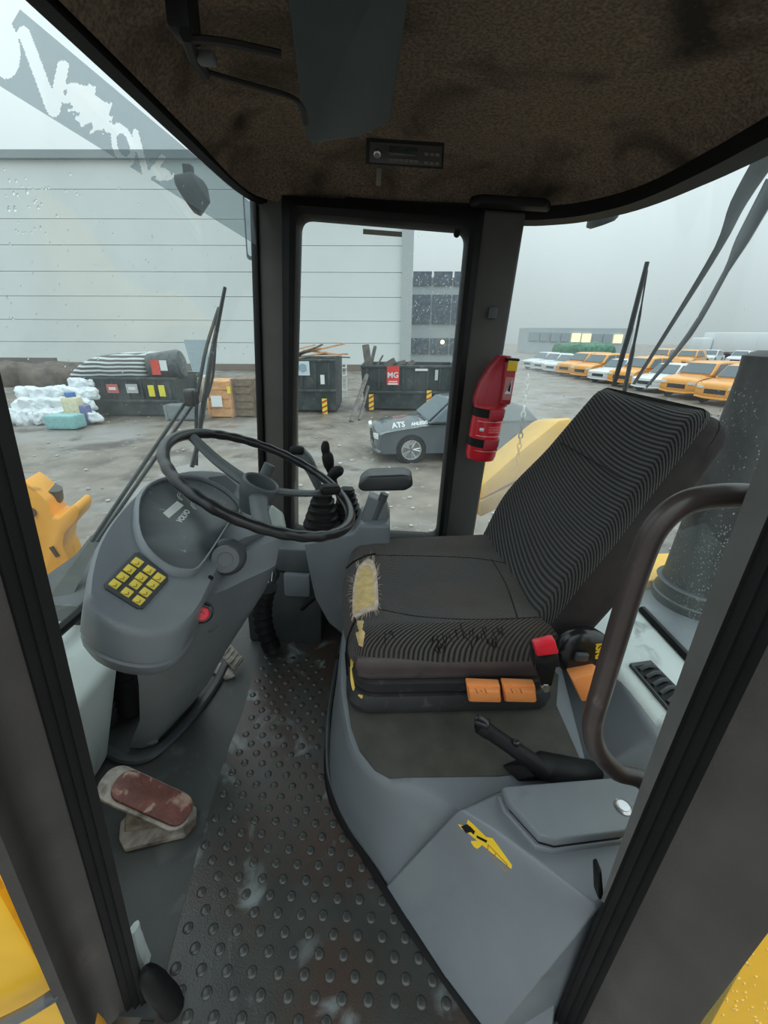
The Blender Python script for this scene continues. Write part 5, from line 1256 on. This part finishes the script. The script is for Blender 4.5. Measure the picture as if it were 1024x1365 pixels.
A = at2(98, 503, y=y0+.5); B = at2(205, 503, y=y0+.5); T_ = at2(160, 472, y=y0+.5)
bm = bmesh.new(); hh = T_.z-A.z
add_rbox(bm, V(((A.x+B.x)/2, y0+1.1, A.z+hh*.42)), (B.x-A.x, 2.1, hh*1.2), .35, 14, fn=lambda p: V((p.x, p.y*(1-.25*max(0, p.z)), (p.z+hh*.6)*(1-.62*max(0, -p.x/((B.x-A.x)/2))**1.3)-hh*.6+.09*noise.noise(p*1.6)))); fin(bm, 'netting', stripe, nl)
yard(nl)
rl = empty('wrapped_bale', at2(215, 500, y=y0+.6), 'dark wrapped roll with red and white print at the right end of the netted skip', 'bale')
A = at2(197, 490, y=y0+.6); bm = bmesh.new(); add_lathe(bm, [(.3, 0), (.5, .06), (.52, 1.1), (.46, 1.2), (.3, 1.22)], A+V((.15, -.1, 0)), (1, .1, .12), 18); fin(bm, 'roll', mat('dark wrap', (.06, .075, .08), .3, var=.5, vs=6), rl)
board(rl, A+V((.65, -.66, .05)), .30, .5, mat('red print', (.7, .08, .06)), 'print'); board(rl, A+V((.95, -.66, .12)), .25, .35, white, 'print')
yard(rl)
sk2, y2, x0, x1, tp = skip(372, 447, 478, 550, 'dark skip heaped with orange timber at the left of the side window', 2.4, 4)
c = at2(402, 491, y=y2-.05); s_ = board(sk2, c, .62, .52, mat('pale blue sign', (.62, .72, .76))); bm = bmesh.new(); add_lathe(bm, [(.16, 0), (.16, .01), (0, .01)], c+V((.05, -.015, .02)), (0, -1, 0), 14); fin(bm, 'emblem', mat('grey blue emblem', (.3, .4, .48)), s_)
hazard(sk2, 433, 542, y2-.12); c = at2(430, 506, y=y2-.05); board(sk2, c, .16, .35, white, 'label'); yard(sk2)
pk = []
for k in range(9):
    f = k/8; c = V((x0+(x1-x0)*(.15+.75*random.random()), y2+.4+random.random()*1.2, tp+.05+.06*k*.6)); bm = bmesh.new()
    add_box(bm, c, (random.uniform(1.0, 2.0), .18, .05), M=rot(random.uniform(-30, 30)) @ rot(random.uniform(-25, 25), 'Y')); o_ = fin(bm, 'timber_plank', timber if k % 3 else timbergrey, None, False)
    pk.append((k, o_))
for k, o_ in pk: tag(o_, '%s plank %s up in the heap on the timber skip' % ('orange-brown' if k % 3 else 'grey', ('lowest', 'second', 'third', 'fourth', 'fifth', 'sixth', 'seventh', 'eighth', 'topmost')[k]), 'plank', 'planks heaped on the timber skip'); yard(o_)
sk3, y3, x0, x1, tp = skip(481, 612, 487, 548, 'long dark green skip with a red sign behind the grey car', 2.4, 8)
c = at2(524, 501, y=y3-.06); s_ = board(sk3, c, .50, .72, mat('red sign', (.75, .05, .05))); text('MG', 'lettering', white, s_, c+V((0, -.02, .02)), (1, 0, 0), (0, 0, 1), .30, bold=.006)
board(s_, c+V((0, -.015, -.22)), .36, .04, white, 'print', .01); board(s_, c+V((0, -.015, -.31)), .4, .06, white, 'print', .01)
hazard(sk3, 495, 536, y3-.12); hazard(sk3, 572, 531, y3-.12)
c = at2(562, 493, y=y3-.05); board(sk3, c, .5, .08, white, 'label'); c = at2(582, 500, y=y3-.05); board(sk3, c, .12, .4, mat('pale label', (.5, .55, .55)), 'label')
yard(sk3)
for k, (px, py, h_, w_, tl_) in enumerate(((490, 478, 1.1, .30, -8), (497, 476, .9, .14, 14), (506, 482, .6, .08, 30), (520, 484, .5, .25, 60), (535, 484, .4, .2, 75), (548, 485, .35, .22, 50))):
    c = at2(px, py, y=y3+.8); bm = bmesh.new(); add_rbox(bm, None, (w_, .12, h_), .03, 4, M=Matrix.Translation(c) @ rot(tl_, 'Y')); o_ = fin(bm, 'scrap_piece', timbergrey)
    tag(o_, ('thick upright grey stump sticking out of the long skip', 'thin grey stake beside the thick stump in the long skip', 'thin leaning stick in the long skip', 'flat grey scrap board above the red sign', 'flat grey scrap board right of the red sign', 'rightmost grey scrap board in the long skip')[k], 'scrap', 'scrap in the long skip'); yard(o_)
for (p0, p1, r_, lb) in (((468, 562), (489, 500), .09, 'dark plank leaning against the left end of the long skip'), ((479, 560), (491, 515), .06, 'thinner dark plank leaning beside the long skip')):
    bm = bmesh.new(); add_tube(bm, [at2(*p0, z=gz), at2(*p1, y=y3-.2)], r_, 4); o_ = tag(fin(bm, 'leaning_plank', timbergrey, None, False), lb, 'plank'); yard(o_)
# white barrier between skips
e = empty('white_barrier', at2(456, 535, z=gz), 'white slatted barrier standing between the two skips', 'barrier')
y4 = at2(456, 530, z=gz).y
for px in (450, 456, 462): bm = bmesh.new(); add_box(bm, at2(px, 505, y=y4), (.06, .05, 1.9)); fin(bm, 'upright', white, e, False)
for py in (490, 500, 520): bm = bmesh.new(); add_box(bm, at2(456, py, y=y4)+V((0, -.05, 0)), (.5, .04, .06)); fin(bm, 'rail', white, e, False)
yard(e)
# timber crate, beige crate, blue board
def crate(name, p0, p1, yt, yb, m, lb, cat, d=1.2, slats=0):
    a = at2(p0, yb, z=gz); y0_ = a.y; xa, xb = at2(p0, yt, y=y0_).x, at2(p1, yt, y=y0_).x; tp_ = at2(p0, yt, y=y0_).z
    e = empty(name, ((xa+xb)/2, y0_+d/2, gz), lb, cat)
    bm = bmesh.new(); add_box(bm, ((xa+xb)/2, y0_+d/2, (tp_+gz)/2), (xb-xa, d, tp_-gz), .02); fin(bm, 'body', m, e)
    for k in range(slats):
        bm = bmesh.new(); add_box(bm, ((xa+xb)/2, y0_-.02, gz+(tp_-gz)*(k+.5)/slats), (xb-xa, .03, (tp_-gz)/slats*.8)); fin(bm, 'board', m, e, False)
    for x in (xa+.05, xb-.05):
        bm = bmesh.new(); add_box(bm, (x, y0_-.04, (tp_+gz)/2), (.09, .05, tp_-gz)); fin(bm, 'corner_post', m, e, False)
    return e, y0_
e, _ = crate('timber_crate', 272, 306, 508, 556, timber, 'orange timber crate beside the wiper, below the window wall', 'crate', 1.2, 4); c = at2(289, 535, y=_-.08); board(e, c, .40, .40, white, 'label'); c = at2(305, 520, y=_-.08); board(e, c, .12, .25, hazy, 'label'); yard(e)
e, _ = crate('timber_crate', 307, 336, 505, 555, mat('dark timber', (.20, .15, .11), .8, var=.4, vs=6), 'dark timber crate right of the orange crate', 'crate', 1.2, 5); yard(e)
e, _ = crate('beige_crate', 205, 268, 503, 545, beige, 'long beige crate behind the wiper clamp', 'crate', 1.3, 2); yard(e)
e, _ = crate('grey_trough', 218, 262, 540, 560, mat('grey trough', (.20, .23, .24), .6), 'low grey trough in front of the beige crate', 'trough', .6, 1); yard(e)
c = at2(264, 478, y=24); bm = bmesh.new(); add_loft(bm, [[c+V((-.62, 0, .95)), c+V((.62, 0, .95)), c+V((.4, 0, -1.3)), c+V((-.35, 0, -1.3))], [c+V((-.62, .15, .95)), c+V((.62, .15, .95)), c+V((.4, .15, -1.3)), c+V((-.35, .15, -1.3))]])
o_ = tag(fin(bm, 'blue_grey_bin', bluegrey, None, False), 'tall blue-grey tapered bin against the warehouse left of the wiper blade', 'bin'); yard(o_)
# dirt bank and sacks
bm = bmesh.new(); a = at2(-20, 520, z=gz); b = at2(95, 520, z=gz)
add_rbox(bm, V(((a.x+b.x)/2-1, a.y+3.5, gz+.35)), (b.x-a.x+4, 4, 1.5), .7, 16, fn=lambda p: p+V((0, 0, .35*noise.noise(p*.9))))
o_ = fin(bm, 'dirt_bank', mat('brown soil', (.11, .085, .07), .9, var=.4, vs=2)); o_['kind'] = 'stuff'; tag(o_, 'dark brown soil bank behind the white sacks at the far left', 'soil'); yard(o_)
sk_px = [(18, 562, .9), (42, 566, .8), (66, 566, .85), (90, 566, .75), (112, 562, .6), (22, 546, .85), (48, 548, .8), (75, 548, .8), (98, 546, .7), (30, 530, .8), (58, 532, .75), (84, 530, .8), (90, 514, .55), (78, 520, .6), (14, 524, .7), (100, 524, .6)]
for k, (px, py, s_) in enumerate(sk_px):
    lay = 0 if py > 555 else (.36 if py > 538 else (.70 if py > 523 else 1.0))
    p = at2(px, 568, z=gz); c = V((p.x, p.y+.5+lay*.9, gz+.24+lay)); bm = bmesh.new()
    sd_ = V((k*3.1, k*1.7, 0)); add_rbox(bm, None, (.95*s_, .7*s_, .56*s_), .12, 12, M=Matrix.Translation(c) @ rot(random.uniform(-30, 30)), fn=lambda p: p+p.normalized()*(.16*noise.noise(p*3+sd_)+.08*noise.noise(p*8+sd_)))
    o_ = fin(bm, 'white_sack', sack); row = ('bottom', 'second', 'third', 'topmost')[0 if lay == 0 else (1 if lay < .5 else (2 if lay < .9 else 3))]
    rk = sorted(q[0] for q in sk_px if (0 if q[1] > 555 else 1 if q[1] > 538 else 2 if q[1] > 523 else 3) == (0 if py > 555 else 1 if py > 538 else 2 if py > 523 else 3)).index(px)
    tag(o_, 'crumpled white sack, %s from the left in the %s layer of the pile' % (('first', 'second', 'third', 'fourth', 'fifth')[rk], row), 'sack', 'white sacks in the pile'); yard(o_)
e = empty('plastic_canister', at2(102, 560, z=gz), 'cream canister with blue cap in front of the white sacks', 'canister'); p = at2(102, 566, z=gz)
bm = bmesh.new(); add_rbox(bm, p+V((0, .1, .55)), (.55, .4, .75), .08, 5); fin(bm, 'body', mat('cream plastic', (.75, .68, .48), .5), e)
bm = bmesh.new(); add_lathe(bm, [(.16, 0), (.16, .14), (0, .16)], p+V((0, .1, .93)), (0, 0, 1), 12); fin(bm, 'cap', mat('blue cap', (.08, .2, .5)), e); yard(e)
p = at2(90, 570, z=gz); bm = bmesh.new(); add_rbox(bm, p+V((0, 0, .22)), (1.0, .6, .45), .06, 5); o_ = tag(fin(bm, 'aqua_tub', aqua), 'aqua plastic tub lying in front of the white sacks', 'tub'); yard(o_)
p = at2(116, 566, z=gz); bm = bmesh.new(); add_rbox(bm, p+V((0, .1, .35)), (.3, .3, .6), .06, 5); o_ = tag(fin(bm, 'dark_canister', mat('violet blue plastic', (.18, .2, .38), .5)), 'dark violet canister at the right end of the white sacks', 'canister'); yard(o_)
# low wall and debris along the building foot
for px0, px1, lb in ((-20, 85, 'low snow-topped dark wall at the far left behind the soil bank'),):
    a = at2(px0, 500, z=gz); b = at2(px1, 500, z=gz); bm = bmesh.new(); add_box(bm, ((a.x+b.x)/2, a.y, gz+.6), (b.x-a.x, .4, 1.3)); o_ = tag(fin(bm, 'low_wall', mat('dark low wall', (.14, .13, .12), .8), None, False), lb, 'wall'); yard(o_)
bm = bmesh.new(); rs = random.Random(11)
for k in range(500):
    p = at2(rs.uniform(0, 1000), 500+rs.random()**2*300, z=gz); r_ = rs.uniform(.02, .06)
    bmesh.ops.create_icosphere(bm, subdivisions=1, radius=r_, matrix=Matrix.Translation(p) @ Matrix.Diagonal((1, 1, .5, 1)))
o_ = fin(bm, 'gravel_stones', mat('pale stone', (.42, .40, .37), .7, var=.3, vs=2)); o_['kind'] = 'stuff'; tag(o_, 'scattered pale stones on the wet yard', 'gravel'); yard(o_)
bpy.context.view_layer.update()
